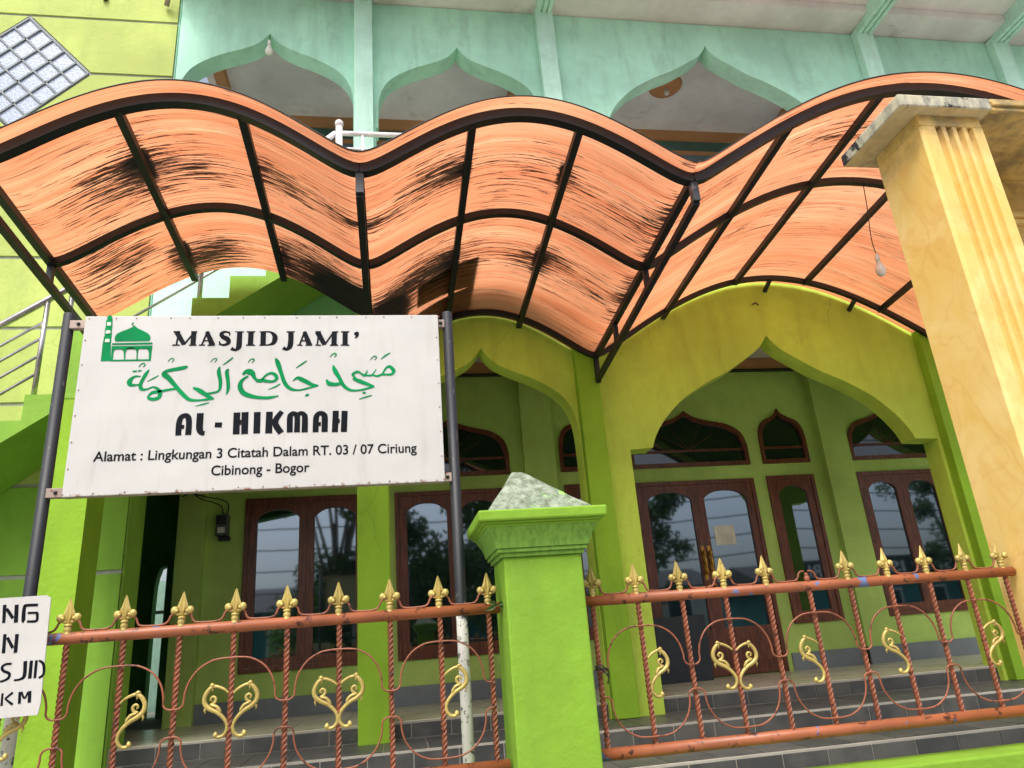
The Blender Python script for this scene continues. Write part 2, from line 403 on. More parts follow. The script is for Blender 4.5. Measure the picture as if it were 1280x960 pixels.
# ---------------------------------------------------------------- mesh helpers
class MB:
    def __init__(s): s.v = []; s.f = []; s.sm = []
    def quad(s, *p, smooth=False):
        i = len(s.v); s.v += [tuple(q) for q in p]; s.f.append(tuple(range(i, i + len(p)))); s.sm.append(smooth)
    def box(s, x0, x1, y0, y1, z0, z1):
        i = len(s.v)
        s.v += [(x, y, z) for z in (z0, z1) for (x, y) in ((x0, y0), (x1, y0), (x1, y1), (x0, y1))]
        for f in ((3, 2, 1, 0), (4, 5, 6, 7), (0, 1, 5, 4), (1, 2, 6, 5), (2, 3, 7, 6), (3, 0, 4, 7)):
            s.f.append(tuple(i + k for k in f)); s.sm.append(False)
        return s
    def frustum(s, a, b):
        """a, b = (x0,x1,y0,y1,z)"""
        i = len(s.v)
        for (x0, x1, y0, y1, z) in (a, b): s.v += [(x0, y0, z), (x1, y0, z), (x1, y1, z), (x0, y1, z)]
        for f in ((3, 2, 1, 0), (4, 5, 6, 7), (0, 1, 5, 4), (1, 2, 6, 5), (2, 3, 7, 6), (3, 0, 4, 7)):
            s.f.append(tuple(i + k for k in f)); s.sm.append(False)
        return s
    def prism(s, poly, y0, y1, axis='y', smooth=False):
        """poly of (a,b): axis y -> (x,z); axis x -> (y,z); axis z -> (x,y)"""
        def P(a, b, t): return {'y': (a, t, b), 'x': (t, a, b), 'z': (a, b, t)}[axis]
        n = len(poly); i = len(s.v)
        s.v += [P(a, b, y0) for a, b in poly] + [P(a, b, y1) for a, b in poly]
        s.f.append(tuple(i + k for k in range(n))); s.sm.append(False)
        s.f.append(tuple(i + n + k for k in reversed(range(n)))); s.sm.append(False)
        for k in range(n):
            k2 = (k + 1) % n
            s.f.append((i + k, i + n + k, i + n + k2, i + k2)); s.sm.append(smooth)
        return s
    def tube(s, pts, r, n=8, closed=False, caps=True, square=False, smooth=True):
        pts = [Vector(p) for p in pts]; m = len(pts); i0 = len(s.v)
        up = None
        rr = r if hasattr(r, '__len__') else [r] * m
        for k, p in enumerate(pts):
            a = pts[(k - 1) % m] if (k > 0 or closed) else p
            b = pts[(k + 1) % m] if (k < m - 1 or closed) else p
            t = (b - a).normalized()
            if up is None:
                up = Vector((0, 1, 0)) if abs(t.y) < 0.9 else Vector((0, 0, 1))
            u = (up - t * up.dot(t)).normalized(); w = t.cross(u); up = u
            for j in range(n):
                ang = 2 * math.pi * (j + (0.5 if square else 0)) / n
                s.v.append(tuple(p + (u * math.cos(ang) + w * math.sin(ang)) * rr[k]))
        for k in range(m if closed else m - 1):
            for j in range(n):
                a = i0 + k * n + j; b = i0 + k * n + (j + 1) % n
                c = i0 + ((k + 1) % m) * n + (j + 1) % n; d = i0 + ((k + 1) % m) * n + j
                s.f.append((a, b, c, d)); s.sm.append(smooth and not square)
        if caps and not closed:
            s.f.append(tuple(i0 + j for j in reversed(range(n)))); s.sm.append(False)
            s.f.append(tuple(i0 + (m - 1) * n + j for j in range(n))); s.sm.append(False)
        return s
    def sq(s, a, b, h): return s.tube([a, b], h * math.sqrt(2), 4, square=True)
    def lathe(s, prof, c, n=14, smooth=True):
        i0 = len(s.v); m = len(prof)
        for r, z in prof:
            for j in range(n):
                a = 2 * math.pi * j / n
                s.v.append((c[0] + r * math.cos(a), c[1] + r * math.sin(a), c[2] + z))
        for k in range(m - 1):
            for j in range(n):
                s.f.append((i0 + k * n + j, i0 + k * n + (j + 1) % n, i0 + (k + 1) * n + (j + 1) % n, i0 + (k + 1) * n + j)); s.sm.append(smooth)
        s.f.append(tuple(i0 + j for j in reversed(range(n)))); s.sm.append(False)
        s.f.append(tuple(i0 + (m - 1) * n + j for j in range(n))); s.sm.append(False)
        return s
    def ball(s, c, r, n=10, sx=1, sy=1, sz=1):
        i0 = len(s.v); m = n // 2
        s.v.append((c[0], c[1], c[2] - r * sz))
        for k in range(1, m):
            t = math.pi * k / m
            for j in range(n):
                a = 2 * math.pi * j / n
                s.v.append((c[0] + r * sx * math.sin(t) * math.cos(a), c[1] + r * sy * math.sin(t) * math.sin(a), c[2] - r * sz * math.cos(t)))
        s.v.append((c[0], c[1], c[2] + r * sz)); top = len(s.v) - 1
        for j in range(n):
            s.f.append((i0, i0 + 1 + (j + 1) % n, i0 + 1 + j)); s.sm.append(True)
            s.f.append((top, top - n + j, top - n + (j + 1) % n)); s.sm.append(True)
        for k in range(m - 2):
            for j in range(n):
                a = i0 + 1 + k * n
                s.f.append((a + j, a + (j + 1) % n, a + n + (j + 1) % n, a + n + j)); s.sm.append(True)
        return s
    def mesh(s, name, mat, org=(0, 0, 0)):
        me = bpy.data.meshes.new(name)
        o = Vector(org)
        me.from_pydata([tuple(Vector(v) - o) for v in s.v], [], s.f)
        me.polygons.foreach_set('use_smooth', s.sm)
        me.materials.append(MAT[mat] if isinstance(mat, str) else mat)
        me.update()
        return me
    def build(s, name, mat, parent=None, org=None, bevel=0, fix=True):
        """coordinates are in the eye frame; the object sits at its origin"""
        if org is None: org = tuple(parent['_o']) if parent is not None else (0, 0, -H)
        me = s.mesh(name, mat, org)
        if fix:
            bm = bmesh.new(); bm.from_mesh(me); bmesh.ops.recalc_face_normals(bm, faces=bm.faces); bm.to_mesh(me); bm.free()
        return link(me, name, parent, org, bevel)

ORG = {}
def link(me, name, parent=None, org=(0, 0, -H), bevel=0):
    ob = bpy.data.objects.new(name, me)
    COL.objects.link(ob)
    if parent is not None:
        ob.parent = parent
        po = ORG[parent.name]
        ob.location = Vector(org) - Vector(po)
    else:
        ob.location = Vector(org) + Vector((0, 0, H))
    ORG[ob.name] = tuple(org)
    if bevel:
        b = ob.modifiers.new('bevel', 'BEVEL'); b.width = bevel; b.segments = 2; b.limit_method = 'ANGLE'
    return ob
def _build(s, name, mat, parent=None, org=None, bevel=0, fix=True):
    if org is None: org = ORG[parent.name] if parent is not None else (0, 0, -H)
    me = s.mesh(name, mat, org)
    if fix:
        bm = bmesh.new(); bm.from_mesh(me); bmesh.ops.recalc_face_normals(bm, faces=bm.faces); bm.to_mesh(me); bm.free()
    return link(me, name, parent, org, bevel)
MB.build = _build

def thing(name, label, cat, org, group=None):
    return tag(link(None, name, None, org), label, cat, group)
def tag(o, label=None, cat=None, group=None, kind=None):
    if label: o['label'] = label
    if cat: o['category'] = cat
    if group: o['group'] = group
    if kind: o['kind'] = kind
    return o
def box(name, mat, parent, x0, x1, y0, y1, z0, z1, bevel=0, org=None):
    return MB().box(x0, x1, y0, y1, z0, z1).build(name, mat, parent, org=org, bevel=bevel)
def copy_tree(o, parent=None):
    c = o.copy(); COL.objects.link(c); c.parent = parent
    ORG[c.name] = ORG[o.name]
    for ch in o.children: copy_tree(ch, c)
    return c

def smooth_curve(pts, n=6):
    out = []
    P = [pts[0]] + list(pts) + [pts[-1]]
    for i in range(1, len(P) - 2):
        for k in range(n):
            t = k / n
            out.append(tuple(0.5 * ((2 * P[i][d]) + (-P[i-1][d] + P[i+1][d]) * t + (2*P[i-1][d] - 5*P[i][d] + 4*P[i+1][d] - P[i+2][d]) * t*t + (-P[i-1][d] + 3*P[i][d] - 3*P[i+1][d] + P[i+2][d]) * t**3) for d in range(len(pts[0]))))
    out.append(tuple(pts[-1]))
    return out

def wall_open(mb, x0, x1, z0, z1, y0, y1, ops):
    """wall between y0 (front) and y1 with openings (xa, xb, zbottom, [(x,ztop)...])"""
    xs = {x0, x1}
    for xa, xb, zb, top in ops:
        for x, z in top: xs.add(x)
        xs.add(xa); xs.add(xb)
    xs = sorted(x for x in xs if x0 <= x <= x1)
    def zt(top, x, side):
        for (a, za), (b, zb_) in zip(top, top[1:]):
            if a <= x <= b and b > a:
                if side > 0 and x >= b: continue
                return za + (zb_ - za) * (x - a) / (b - a)
        return top[-1][1]
    for a, b in zip(xs, xs[1:]):
        if b - a < 1e-6: continue
        cur = []
        for xa, xb, zb, top in ops:
            if xa <= a + 1e-6 and xb >= b - 1e-6:
                cur.append((zb, zt(top, a, 1), zt(top, b, -1)))
        cur.sort()
        lo = (z0, z0)
        for zb, ta, tb in cur:
            if zb > lo[0] + 1e-6 or zb > lo[1] + 1e-6:
                for y in (y0, y1): mb.quad((a, y, lo[0]), (b, y, lo[1]), (b, y, zb), (a, y, zb))
                mb.quad((a, y0, zb), (b, y0, zb), (b, y1, zb), (a, y1, zb))
            mb.quad((a, y0, ta), (b, y0, tb), (b, y1, tb), (a, y1, ta))
            lo = (ta, tb)
        for y in (y0, y1): mb.quad((a, y, lo[0]), (b, y, lo[1]), (b, y, z1), (a, y, z1))
    for xa, xb, zb, top in ops:
        mb.quad((xa, y0, zb), (xa, y1, zb), (xa, y1, top[0][1]), (xa, y0, top[0][1]))
        mb.quad((xb, y0, zb), (xb, y1, zb), (xb, y1, top[-1][1]), (xb, y0, top[-1][1]))
    for x in (x0, x1): mb.quad((x, y0, z0), (x, y1, z0), (x, y1, z1), (x, y0, z1))
    mb.quad((x0, y0, z1), (x1, y0, z1), (x1, y1, z1), (x0, y1, z1))
    mb.quad((x0, y0, z0), (x1, y0, z0), (x1, y1, z0), (x0, y1, z0))
    return mb

def mirror_top(half, cx):
    """half: list of (dx,z) from jamb (dx>0) up to the apex (dx=0); returns full top profile"""
    c = smooth_curve(half[:-1], 4) + [half[-1]] if len(half) > 3 else half
    return [(cx - d, z) for d, z in c] + [(cx + d, z) for d, z in reversed(c[:-1])]
# ================================================================ GROUND, FLOOR, STEPS
def struct(ob, label=None):
    ob['kind'] = 'structure'
    return ob
struct(box('street', 'palestreet', None, -300, 300, -300, 2.3, -H - 0.5, -H))
struct(box('yard', 'concrete', None, -300, 300, 2.3, 300, -H - 0.5, -1.18))
FZ = -0.485
floor = struct(box('porch_floor', 'grout', None, -9, 9, 6.06, 12.0, -1.2, FZ - 0.004))
def tiles(parent, mat, size, gap, axis, xs, lo, hi, plane, thick):
    """axis 'z': floor tiles covering y lo..hi at height plane; axis 'y': riser tiles covering z lo..hi at depth plane"""
    w = size - gap
    if axis == 'z': me = MB().box(0, w, 0, (hi - lo) - gap, 0, thick).mesh('tile', mat)
    else: me = MB().box(0, w, -thick, 0, 0, (hi - lo) - gap).mesh('tile', mat)
    x = xs[0]
    while x < xs[1]:
        if axis == 'z': org = (x + gap / 2, lo + gap / 2, plane)
        else: org = (x + gap / 2, plane, lo + gap / 2)
        link(me, 'tile', parent, org)
        x += size
for j in range(4):
    tiles(floor, 'tileL', 0.4, 0.005, 'z', (-2.8, 7.2), 6.075 + 0.4 * j, 6.475 + 0.4 * j, FZ - 0.004, 0.006)
# the edge riser and three broad steps faced with slate-grey tiles
tiles(floor, 'tileD', 0.3, 0.009, 'y', (-2.0, 7.0), FZ - 0.115, FZ - 0.012, 6.06, 0.008)
steps = [(-0.605, 5.38), (-0.735, 4.64), (-0.90, 4.0)]
yb = 6.052
for k, (z, y) in enumerate(steps):
    st = struct(box('step', 'grout', None, -9, 9, y, yb - 0.002 if k == 0 else yb, -1.2, z - 0.004))
    w = yb - y
    tiles(st, 'tileD', 0.3, 0.008, 'z', (-4.1, 6.9) if k else (-1.9, 6.9), y + 0.03, yb - 0.01, z - 0.004, 0.006)
    zl = steps[k + 1][0] + 0.004 if k < 2 else -1.17
    tiles(st, 'tileD', 0.3, 0.009, 'y', (-4.1 + 0.1 * k, 6.9), zl, z - 0.012, y, 0.008)
    yb = y

# ================================================================ MOSQUE
mosque = thing('mosque', 'two storey lime green and mint mosque with ogee arches behind the fence', 'mosque', (1.7, 6.0, -1.18))
# ---- lower arcade wall, pilasters
apex_big = [(1.49, 1.535), (1.30, 1.545), (1.255, 1.65), (1.15, 1.80), (0.96, 1.98), (0.70, 2.14), (0.47, 2.25), (0.25, 2.385), (0.10, 2.49), (0.0, 2.62)]
def big_top(cx, zoff=0.0, s=1.0):
    pts = apex_big
    cur = smooth_curve(pts[1:], 4)
    L = [(cx - pts[0][0] * s, pts[0][1] + zoff)] + [(cx - d * s, z + zoff) for d, z in cur]
    Rr = [(cx + d * s, z + zoff) for d, z in reversed(cur[:-1])] + [(cx + pts[0][0] * s, pts[0][1] + zoff)]
    return L + Rr
small_half = [(0.83, 1.45), (0.825, 1.70), (0.80, 1.87), (0.735, 2.01), (0.62, 2.12), (0.44, 2.225), (0.26, 2.30), (0.10, 2.39), (0.0, 2.52)]
def small_top(cx, zoff=0.0, s=1.0):
    cur = smooth_curve(small_half, 4)
    return [(cx - d * s, z + zoff) for d, z in cur] + [(cx + d * s, z + zoff) for d, z in reversed(cur[:-1])]
m = MB()
wall_open(m, -0.29, 9.0, -1.15, 3.42, 6.0, 6.2, [(-0.03, 1.63, -1.15, small_top(0.80)), (2.07, 5.11, -1.15, big_top(3.58)), (5.42, 8.5, -1.15, big_top(6.96, 0, 1.0))])
m.build('arcade_wall', 'arcade', mosque)
for (a, b, zb) in ((-0.285, -0.035, -1.15), (1.635, 1.835, -0.6), (5.14, 5.385, -0.6), (8.55, 8.8, -0.6)):
    box('pilaster', 'lime', mosque, a, b, 5.9, 5.997, zb, 3.40, bevel=0.006)
# bay over the staircase: mint parapet panel between the tower and the second pilaster
MB().prism([(-2.0, 2.06), (-0.292, 3.28), (-0.292, 3.42), (-2.0, 3.42)], 6.0, 6.18).build('parapet_panel', 'mint_light', mosque)
MB().prism([(-2.0, 1.6), (-0.292, 1.9), (-0.292, 3.278), (-2.0, 2.058)], 6.0, 6.18).build('stair_shade_panel', 'shadegreen', mosque)  # filler panel added in darker green for the shade below the stair
box('floor_slab', 'soffit', mosque, -2.0, 9.0, 5.98, 7.8, 3.43, 3.56)
# ---- upper arcade
m = MB()
up_small = lambda cx: small_top(cx, 3.44)
wall_open(m, -2.0, 9.0, 3.57, 6.49, 6.0, 6.2, [(-1.965, -0.315, 3.57, small_top(-1.14, 3.49)), (-0.095, 1.60, 3.57, small_top(0.755, 3.44)), (2.10, 5.04, 3.57, [(3.57 + (x - 3.58) * 0.967, z + 3.55 + (0.02 if abs(x - 3.58) < .01 else 0)) for x, z in big_top(3.58)]), (5.95, 6.95, 3.57, small_top(6.45, 3.44, 0.6))])
m.build('upper_arcade_wall', 'mint', mosque)
for a, b in ((-0.302, -0.118), (1.625, 1.812), (5.45, 5.665), (7.26, 7.49)):
    box('upper_pilaster', 'mint_light', mosque, a, b, 5.9, 5.997, 3.45, 6.48, bevel=0.005)
# ---- roof overhang with beams
box('eaves_beam', 'soffit', mosque, -2.04, 9.4, 5.68, 6.3, 6.50, 6.9)
box('eaves_soffit', 'soffit', mosque, -2.04, 9.4, 5.0, 5.678, 6.60, 6.9)
for a, b in ((-0.302, -0.118), (1.625, 1.812), (5.45, 5.665), (7.26, 7.49)):
    mm = MB()
    w = b - a
    mm.box(a + 0.03, b - 0.03, 5.05, 5.99, 6.44, 6.70)
    for k in range(3):
        mm.box(a + w * (0.08 + 0.31 * k), a + w * (0.30 + 0.31 * k), 5.0, 5.9, 6.415, 6.6)
    mm.build('eaves_rib', 'mint_light', mosque)
# ---- gallery behind the upper arches
box('gallery_ceiling', 'gceil', mosque, -2.04, 9.0, 6.2, 8.0, 6.45, 6.49)
box('gallery_wall', 'teal', mosque, -2.04, 9.0, 7.78, 7.95, 3.57, 6.44)
box('gallery_trim', 'trim', mosque, -2.0, 9.0, 7.74, 7.778, 6.30, 6.447)
for xx in (-1.92, 1.50, 5.22):
    box('gallery_trim', 'trim', mosque, xx, xx + 0.12, 6.205, 7.735, 6.33, 6.448)
for xa, xb in ((-1.2, 0.6), (2.4, 4.6), (5.6, 6.8)):
    w = box('gallery_window', 'trim', mosque, xa, xb, 7.72, 7.775, 4.5, 6.1)
    box('pane', 'glass', w, xa + 0.08, (xa + xb) / 2 - 0.04, 7.705, 7.72, 4.58, 6.02)
    box('pane', 'glass', w, (xa + xb) / 2 + 0.04, xb - 0.08, 7.705, 7.72, 4.58, 6.02)
# ---- porch interior
YI = 7.75
ops = []
def tr_top(xa, xb, zs, zp, ns=10):
    cx = (xa + xb) / 2; hw = (xb - xa) / 2
    half = [(hw, 1.745), (hw, zs), (hw * 0.93, zs + 0.14 * (zp - zs) / 0.4), (hw * 0.72, zs + 0.235 * (zp - zs) / 0.4), (hw * 0.42, zs + 0.28 * (zp - zs) / 0.4), (hw * 0.15, zs + 0.33 * (zp - zs) / 0.4), (0, zp)]
    cur = smooth_curve(half[1:], 3)
    h = [(hw, 1.745)] + cur
    # straight vertical first step: keep profile single-valued
    h[0] = (hw, zs)
    return [(cx - d, z) for d, z in h[1:]] + [(cx + d, z) for d, z in reversed(h[1:-1])]
WIN = [(-1.49, -0.27, -0.075, 1.60), (0.015, 1.255, -0.075, 1.60), (1.86, 2.45, -0.02, 1.605), (2.665, 4.09, FZ, 1.59), (4.25, 4.845, -0.02, 1.605), (5.385, 6.50, -0.02, 1.605)]
TRN = [(-1.49, -0.27, 1.98, 2.42), (0.0, 1.27, 1.98, 2.42), (1.84, 2.44, 2.04, 2.42), (2.655, 4.09, 1.98, 2.42), (4.25, 4.845, 2.04, 2.42), (5.385, 6.48, 1.98, 2.40)]
for xa, xb, za, zb in WIN: ops.append((xa, xb, za, [(xa, zb), (xb, zb)]))
for xa, xb, zs, zp in TRN: ops.append((xa, xb, 1.75, tr_top(xa, xb, zs, zp)))
m = MB()
wall_open(m, -2.11, 8.9, -1.15, 3.43, YI, YI + 0.18, ops)
m.build('porch_wall', 'inner', mosque)
for a, b in ((-2.112, -1.86), (1.42, 1.77), (4.99, 5.33)):
    box('inner_pilaster', 'inner', mosque, a, b, YI - 0.1, YI - 0.002, FZ, 3.05, bevel=0.004)
for a, b in ((-2.11, 1.40), (1.42, 1.79), (1.81, 2.60), (4.15, 4.97), (4.99, 5.35), (5.37, 8.9)):
    box('skirting', 'grayskirt', mosque, a, b, YI - (0.12 if b - a < 0.4 else 0.02), YI - 0.003, FZ, -0.31)
box('porch_ceiling', 'ceil', mosque, -3.4, 8.9, 6.2, YI + 0.1, 3.06, 3.42)
box('ceiling_trim', 'trim', mosque, -2.11, 8.9, YI - 0.05, YI - 0.003, 2.915, 3.055)
box('trim_ledge', 'dark', mosque, -2.11, 8.9, YI - 0.07, YI - 0.003, 2.895, 2.913)

def win_frame(kind, xa, xb, za, zb, leaves):
    """timber frame with leaves; glass with a low arched head"""
    f = 0.045
    mb = MB(); y0, y1 = YI - 0.025, YI + 0.07
    mb.box(xa, xa + f, y0, y1, za, zb).box(xb - f, xb, y0, y1, za, zb)
    mb.box(xa + f, xb - f, y0, y1, zb - f, zb)
    if kind == 'window': mb.box(xa + f, xb - f, y0, y1, za, za + f)
    fr = mb.build(kind if kind == 'window' else 'door_frame', 'wood', mosque, org=((xa + xb) / 2, YI, za), bevel=0.004)
    iw = (xb - xa - 2 * f) / leaves
    for k in range(leaves):
        lx0 = xa + f + iw * k + 0.001; lx1 = lx0 + iw - 0.002
        lz0 = za + (f if kind == 'window' else 0.01) + 0.001; lz1 = zb - f - 0.001
        s = 0.075
        gz0 = lz0 + (0.08 if kind == 'window' else 0.47)
        cx = (lx0 + lx1) / 2; hw = (lx1 - lx0) / 2 - s
        gtop = lz1 - 0.075
        top = []
        for i in range(13):
            t = -1 + 2 * i / 12
            dz = 0.085 * (1 - (abs(t)) ** 2.6)
            top.append((cx + hw * t, gtop - 0.085 + dz))
        lb = MB()
        wall_open(lb, lx0, lx1, lz0, lz1, YI - 0.012, YI + 0.03, [(cx - hw, cx + hw, gz0, top)])
        if kind == 'window':
            leaf = lb.build('sash', 'wood', fr, org=(cx, YI, lz0))
            MB().box(cx - hw - 0.01, cx + hw + 0.01, YI + 0.012, YI + 0.018, gz0 - 0.01, gtop + 0.01).build('pane', 'glass', fr)
        else:
            leaf = lb.build('door_leaf', 'wood', mosque, org=(cx, YI, lz0))
            MB().box(cx - hw - 0.01, cx + hw + 0.01, YI + 0.012, YI + 0.018, gz0 - 0.01, gtop + 0.01).build('pane', 'glass', leaf)
            pw = (hw * 2 - 0.04) / 2
            for q in range(2):
                px = cx - hw + q * (pw + 0.04)
                MB().frustum((px, px + pw, YI - 0.013, YI - 0.0125, lz0 + 0.09), (px, px + pw, YI - 0.013, YI - 0.0125, lz0 + 0.091))
                pm = MB()
                z0, z1 = lz0 + 0.09, lz0 + 0.40
                pm.box(px, px + pw, YI - 0.018, YI - 0.012, z0, z1)
                pm.box(px + 0.03, px + pw - 0.03, YI - 0.026, YI - 0.018, z0 + 0.03, z1 - 0.03)
                pm.build('door_panel', 'wood', leaf, bevel=0.003)
            hx = lx1 - 0.035 if k == 0 else lx0 + 0.035
            hm = MB()
            hm.lathe([(0.006, -0.13), (0.017, -0.12), (0.012, -0.08), (0.009, -0.05), (0.015, -0.02), (0.018, 0.0), (0.015, 0.02), (0.009, 0.05), (0.012, 0.08), (0.017, 0.12), (0.006, 0.13)], (hx, YI - 0.055, 0.68), 10)
            hm.box(hx - 0.018, hx + 0.018, YI - 0.017, YI - 0.012, 0.50, 0.86)
            hm.box(hx - 0.008, hx + 0.008, YI - 0.055, YI - 0.014, 0.575, 0.595).box(hx - 0.008, hx + 0.008, YI - 0.055, YI - 0.014, 0.765, 0.785)
            hm.build('door_handle', 'brass', leaf)
            MB().lathe([(0.001, -0.02), (0.016, -0.02), (0.016, 0.02), (0.001, 0.02)], (hx, YI - 0.03, 0.44), 8).build('lock', 'brass', leaf)
    return fr
for i, (xa, xb, za, zb) in enumerate(WIN):
    if i == 3: win_frame('door', xa, xb, za, zb, 2)
    else: win_frame('window', xa, xb, za, zb, 1 if i in (2, 4) else 2)
for xa, xb, zs, zp in TRN:
    out = tr_top(xa, xb, zs, zp)
    cx = (xa + xb) / 2; hw = (xb - xa) / 2; k = 1 - 0.045 / hw
    inner = [(cx + (x - cx) * k, z - 0.045 if abs(x - cx) > 0.02 else z - 0.07) for x, z in out]
    mb = MB(); y0, y1 = YI - 0.02, YI + 0.05
    o2 = [(xa, 1.752)] + out + [(xb, 1.752)]
    i2 = [(inner[0][0], 1.80)] + inner + [(inner[-1][0], 1.80)]
    n = len(o2)
    for j in range(n):
        j2 = (j + 1) % n
        A, B, C2, D2 = o2[j], o2[j2], i2[j2], i2[j]
        for y in (y0, y1): mb.quad((A[0], y, A[1]), (B[0], y, B[1]), (C2[0], y, C2[1]), (D2[0], y, D2[1]))
        mb.quad((D2[0], y0, D2[1]), (C2[0], y0, C2[1]), (C2[0], y1, C2[1]), (D2[0], y1, D2[1]))
        mb.quad((A[0], y0, A[1]), (B[0], y0, B[1]), (B[0], y1, B[1]), (A[0], y1, A[1]))
    tw = mb.build('transom_window', 'wood', mosque, org=(cx, YI, 1.752))
    MB().prism(i2, YI + 0.02, YI + 0.028).build('pane', 'glass_dim', tw)
    MB().box(i2[0][0], i2[-1][0], YI + 0.0, YI + 0.018, 1.93, 1.955).build('glazing_bar', 'wood', tw)
    sun_b = MB()
    if xb - xa > 0.8:
        for a in (35, 62, 118, 145):
            L = 0.40 if a != 90 else 0.34
            e = (cx + math.cos(R(a)) * L, 1.955 + math.sin(R(a)) * L * 0.8)
            sun_b.tube([(cx, YI + 0.012, 1.955), (e[0], YI + 0.014, e[1])], 0.0035, 5)
        sun_b.build('fan_bar', 'wood', tw)
box('hall_back_wall', 'inner', mosque, -1.94, 9.0, 10.9, 11.1, -1.15, 3.42)
box('hall_ceiling', 'ceil', mosque, -1.94, 9.0, YI + 0.19, 10.89, 3.43, 3.6)
box('hall_end_wall', 'inner', mosque, 8.91, 9.0, 6.21, 10.89, -1.15, 3.42)
MB().tube([(3.50, 5.99, 2.945), (3.50, 5.93, 2.93), (3.52, 5.92, 2.90)], 0.008, 6).build('hook', 'dark', mosque)
# ---- passage left of the porch
m = MB()
box('passage_wall', 'shadegreen', mosque, -3.45, -3.3, 6.39, 9.5, -1.15, 3.4)
m = MB()
wall_open(m, -3.3, -2.12, -1.15, 3.05, 9.5, 9.65, [(-2.83, -2.70, FZ, [(-2.83, 0.75), (-2.825, 0.95), (-2.81, 1.07), (-2.78, 1.17), (-2.70, 1.2)])])
m.build('passage_end_wall', 'shadegreen', mosque)
box('passage_side_wall', 'shadegreen', mosque, -2.11, -1.95, YI + 0.181, 9.498, -1.15, 3.05)
box('passage_ceiling', 'ceil', mosque, -3.3, -2.12, YI + 0.102, 9.6, 3.06, 3.42)
box('courtyard_wall', 'mint_light', mosque, -6.0, 0.0, 11.2, 11.35, -1.15, 1.2)
box('courtyard_rail', 'dark', mosque, -6.0, 0.0, 10.6, 10.63, 0.72, 0.76)
# ---- roof mass above so that the inside is closed
box('upper_body', 'teal', mosque, -2.04, 9.0, 8.0, 8.15, 3.43, 6.9)

# ================================================================ STAIR TOWER WALL
tower = thing('tower_wall', 'pale lime wall with grey joints and a diamond window above the staircase', 'wall', (-3.6, 6.0, -1.18))
box('core', 'joint', tower, -9.0, -2.03, 6.014, 6.38, -1.17, 9.0)
zj = [-1.17, 0.735, 1.42, 2.085, 2.745, 3.405, 4.07, 4.735, 5.395, 6.065, 6.73, 7.4]
dia = [(-3.37, 6.03), (-2.775, 5.385), (-3.37, 4.75), (-3.965, 5.385)]
def clip(poly, a, b, c):
    """keep a*x+b*z<=c"""
    out = []
    for i in range(len(poly)):
        P, Q = poly[i], poly[(i + 1) % len(poly)]
        dp, dq = a * P[0] + b * P[1] - c, a * Q[0] + b * Q[1] - c
        if dp <= 0: out.append(P)
        if (dp < 0 < dq) or (dq < 0 < dp):
            t = dp / (dp - dq); out.append((P[0] + (Q[0] - P[0]) * t, P[1] + (Q[1] - P[1]) * t))
    return out
g = 0.016
hx_, hz_ = 0.595 + 0.035, 0.64 + 0.035
for k in range(len(zj) - 1):
    za, zb = zj[k] + g, zj[k + 1] - g
    if 0 < k < 3 and False: pass
    low = k <= 1
    cols = [(-9.0, -5.6), (-5.584, -2.03)]
    for xa, xb in cols:
        rect = [(xa, za), (xb, za), (xb, zb), (xa, zb)]
        pcs = []
        if xb > -3 and zb > 4.70 and za < 6.08:
            # cut the panel around the diamond
            for sx in (-1, 1):
                for sz in (-1, 1):
                    c = 1 + (sx * -3.37) / hx_ + (sz * 5.39) / hz_
                    p = clip(rect, -sx / hx_, -sz / hz_, -c)
                    p = clip(p, -sx, 0, -sx * -3.37) if p else p
                    p = clip(p, 0, -sz, -sz * 5.39) if p else p
                    if p and len(p) > 2: pcs.append(p)
            # right / left remainder beyond the diamond joins by the quadrant pieces
        else: pcs = [rect]
        for p in pcs:
            MB().prism(p, 6.0, 6.02).build('panel', 'stair' if k <= 1 else 'tower', tower)
# corner return
box('corner_return', 'mint', tower, -2.028, -2.015, 6.02, 6.37, 2.42, 8.0)
box('corner_return', 'stair', tower, -2.028, -2.015, 6.02, 6.37, -1.15, 2.40)
# diamond window
dw = MB()
o = [(-3.37, 5.39 + hz_ - 0.012), (-3.37 + hx_ - 0.012, 5.39), (-3.37, 5.39 - hz_ + 0.012), (-3.37 - hx_ + 0.012, 5.39)]
i_ = [(-3.37, 5.39 + 0.642), (-3.37 + 0.597, 5.39), (-3.37, 5.39 - 0.642), (-3.37 - 0.597, 5.39)]
for j in range(4):
    A, B, C2, D2 = o[j], o[(j + 1) % 4], i_[(j + 1) % 4], i_[j]
    dw.quad((A[0], 6.004, A[1]), (B[0], 6.004, B[1]), (C2[0], 6.004, C2[1]), (D2[0], 6.004, D2[1]))
    dw.quad((D2[0], 6.004, D2[1]), (C2[0], 6.004, C2[1]), (C2[0], 6.013, C2[1]), (D2[0], 6.013, D2[1]))
dwf = dw.build('diamond_window', 'grillegrey', tower, org=(-3.37, 6.0, 5.39))
N = 5
def dp(a, b):   # lattice coordinates 0..1
    return (-3.37 + (a - b) * 0.592, 5.39 - 0.637 + (a + b) * 0.637)
for a in range(N):
    for b in range(N):
        e = 0.012
        q = [dp((a + e * 2) / N, (b + e * 2) / N), dp((a + 1 - e * 2) / N, (b + e * 2) / N), dp((a + 1 - e * 2) / N, (b + 1 - e * 2) / N), dp((a + e * 2) / N, (b + 1 - e * 2) / N)]
        MB().prism(q, 6.006, 6.012).build('pane', 'frost', dwf)
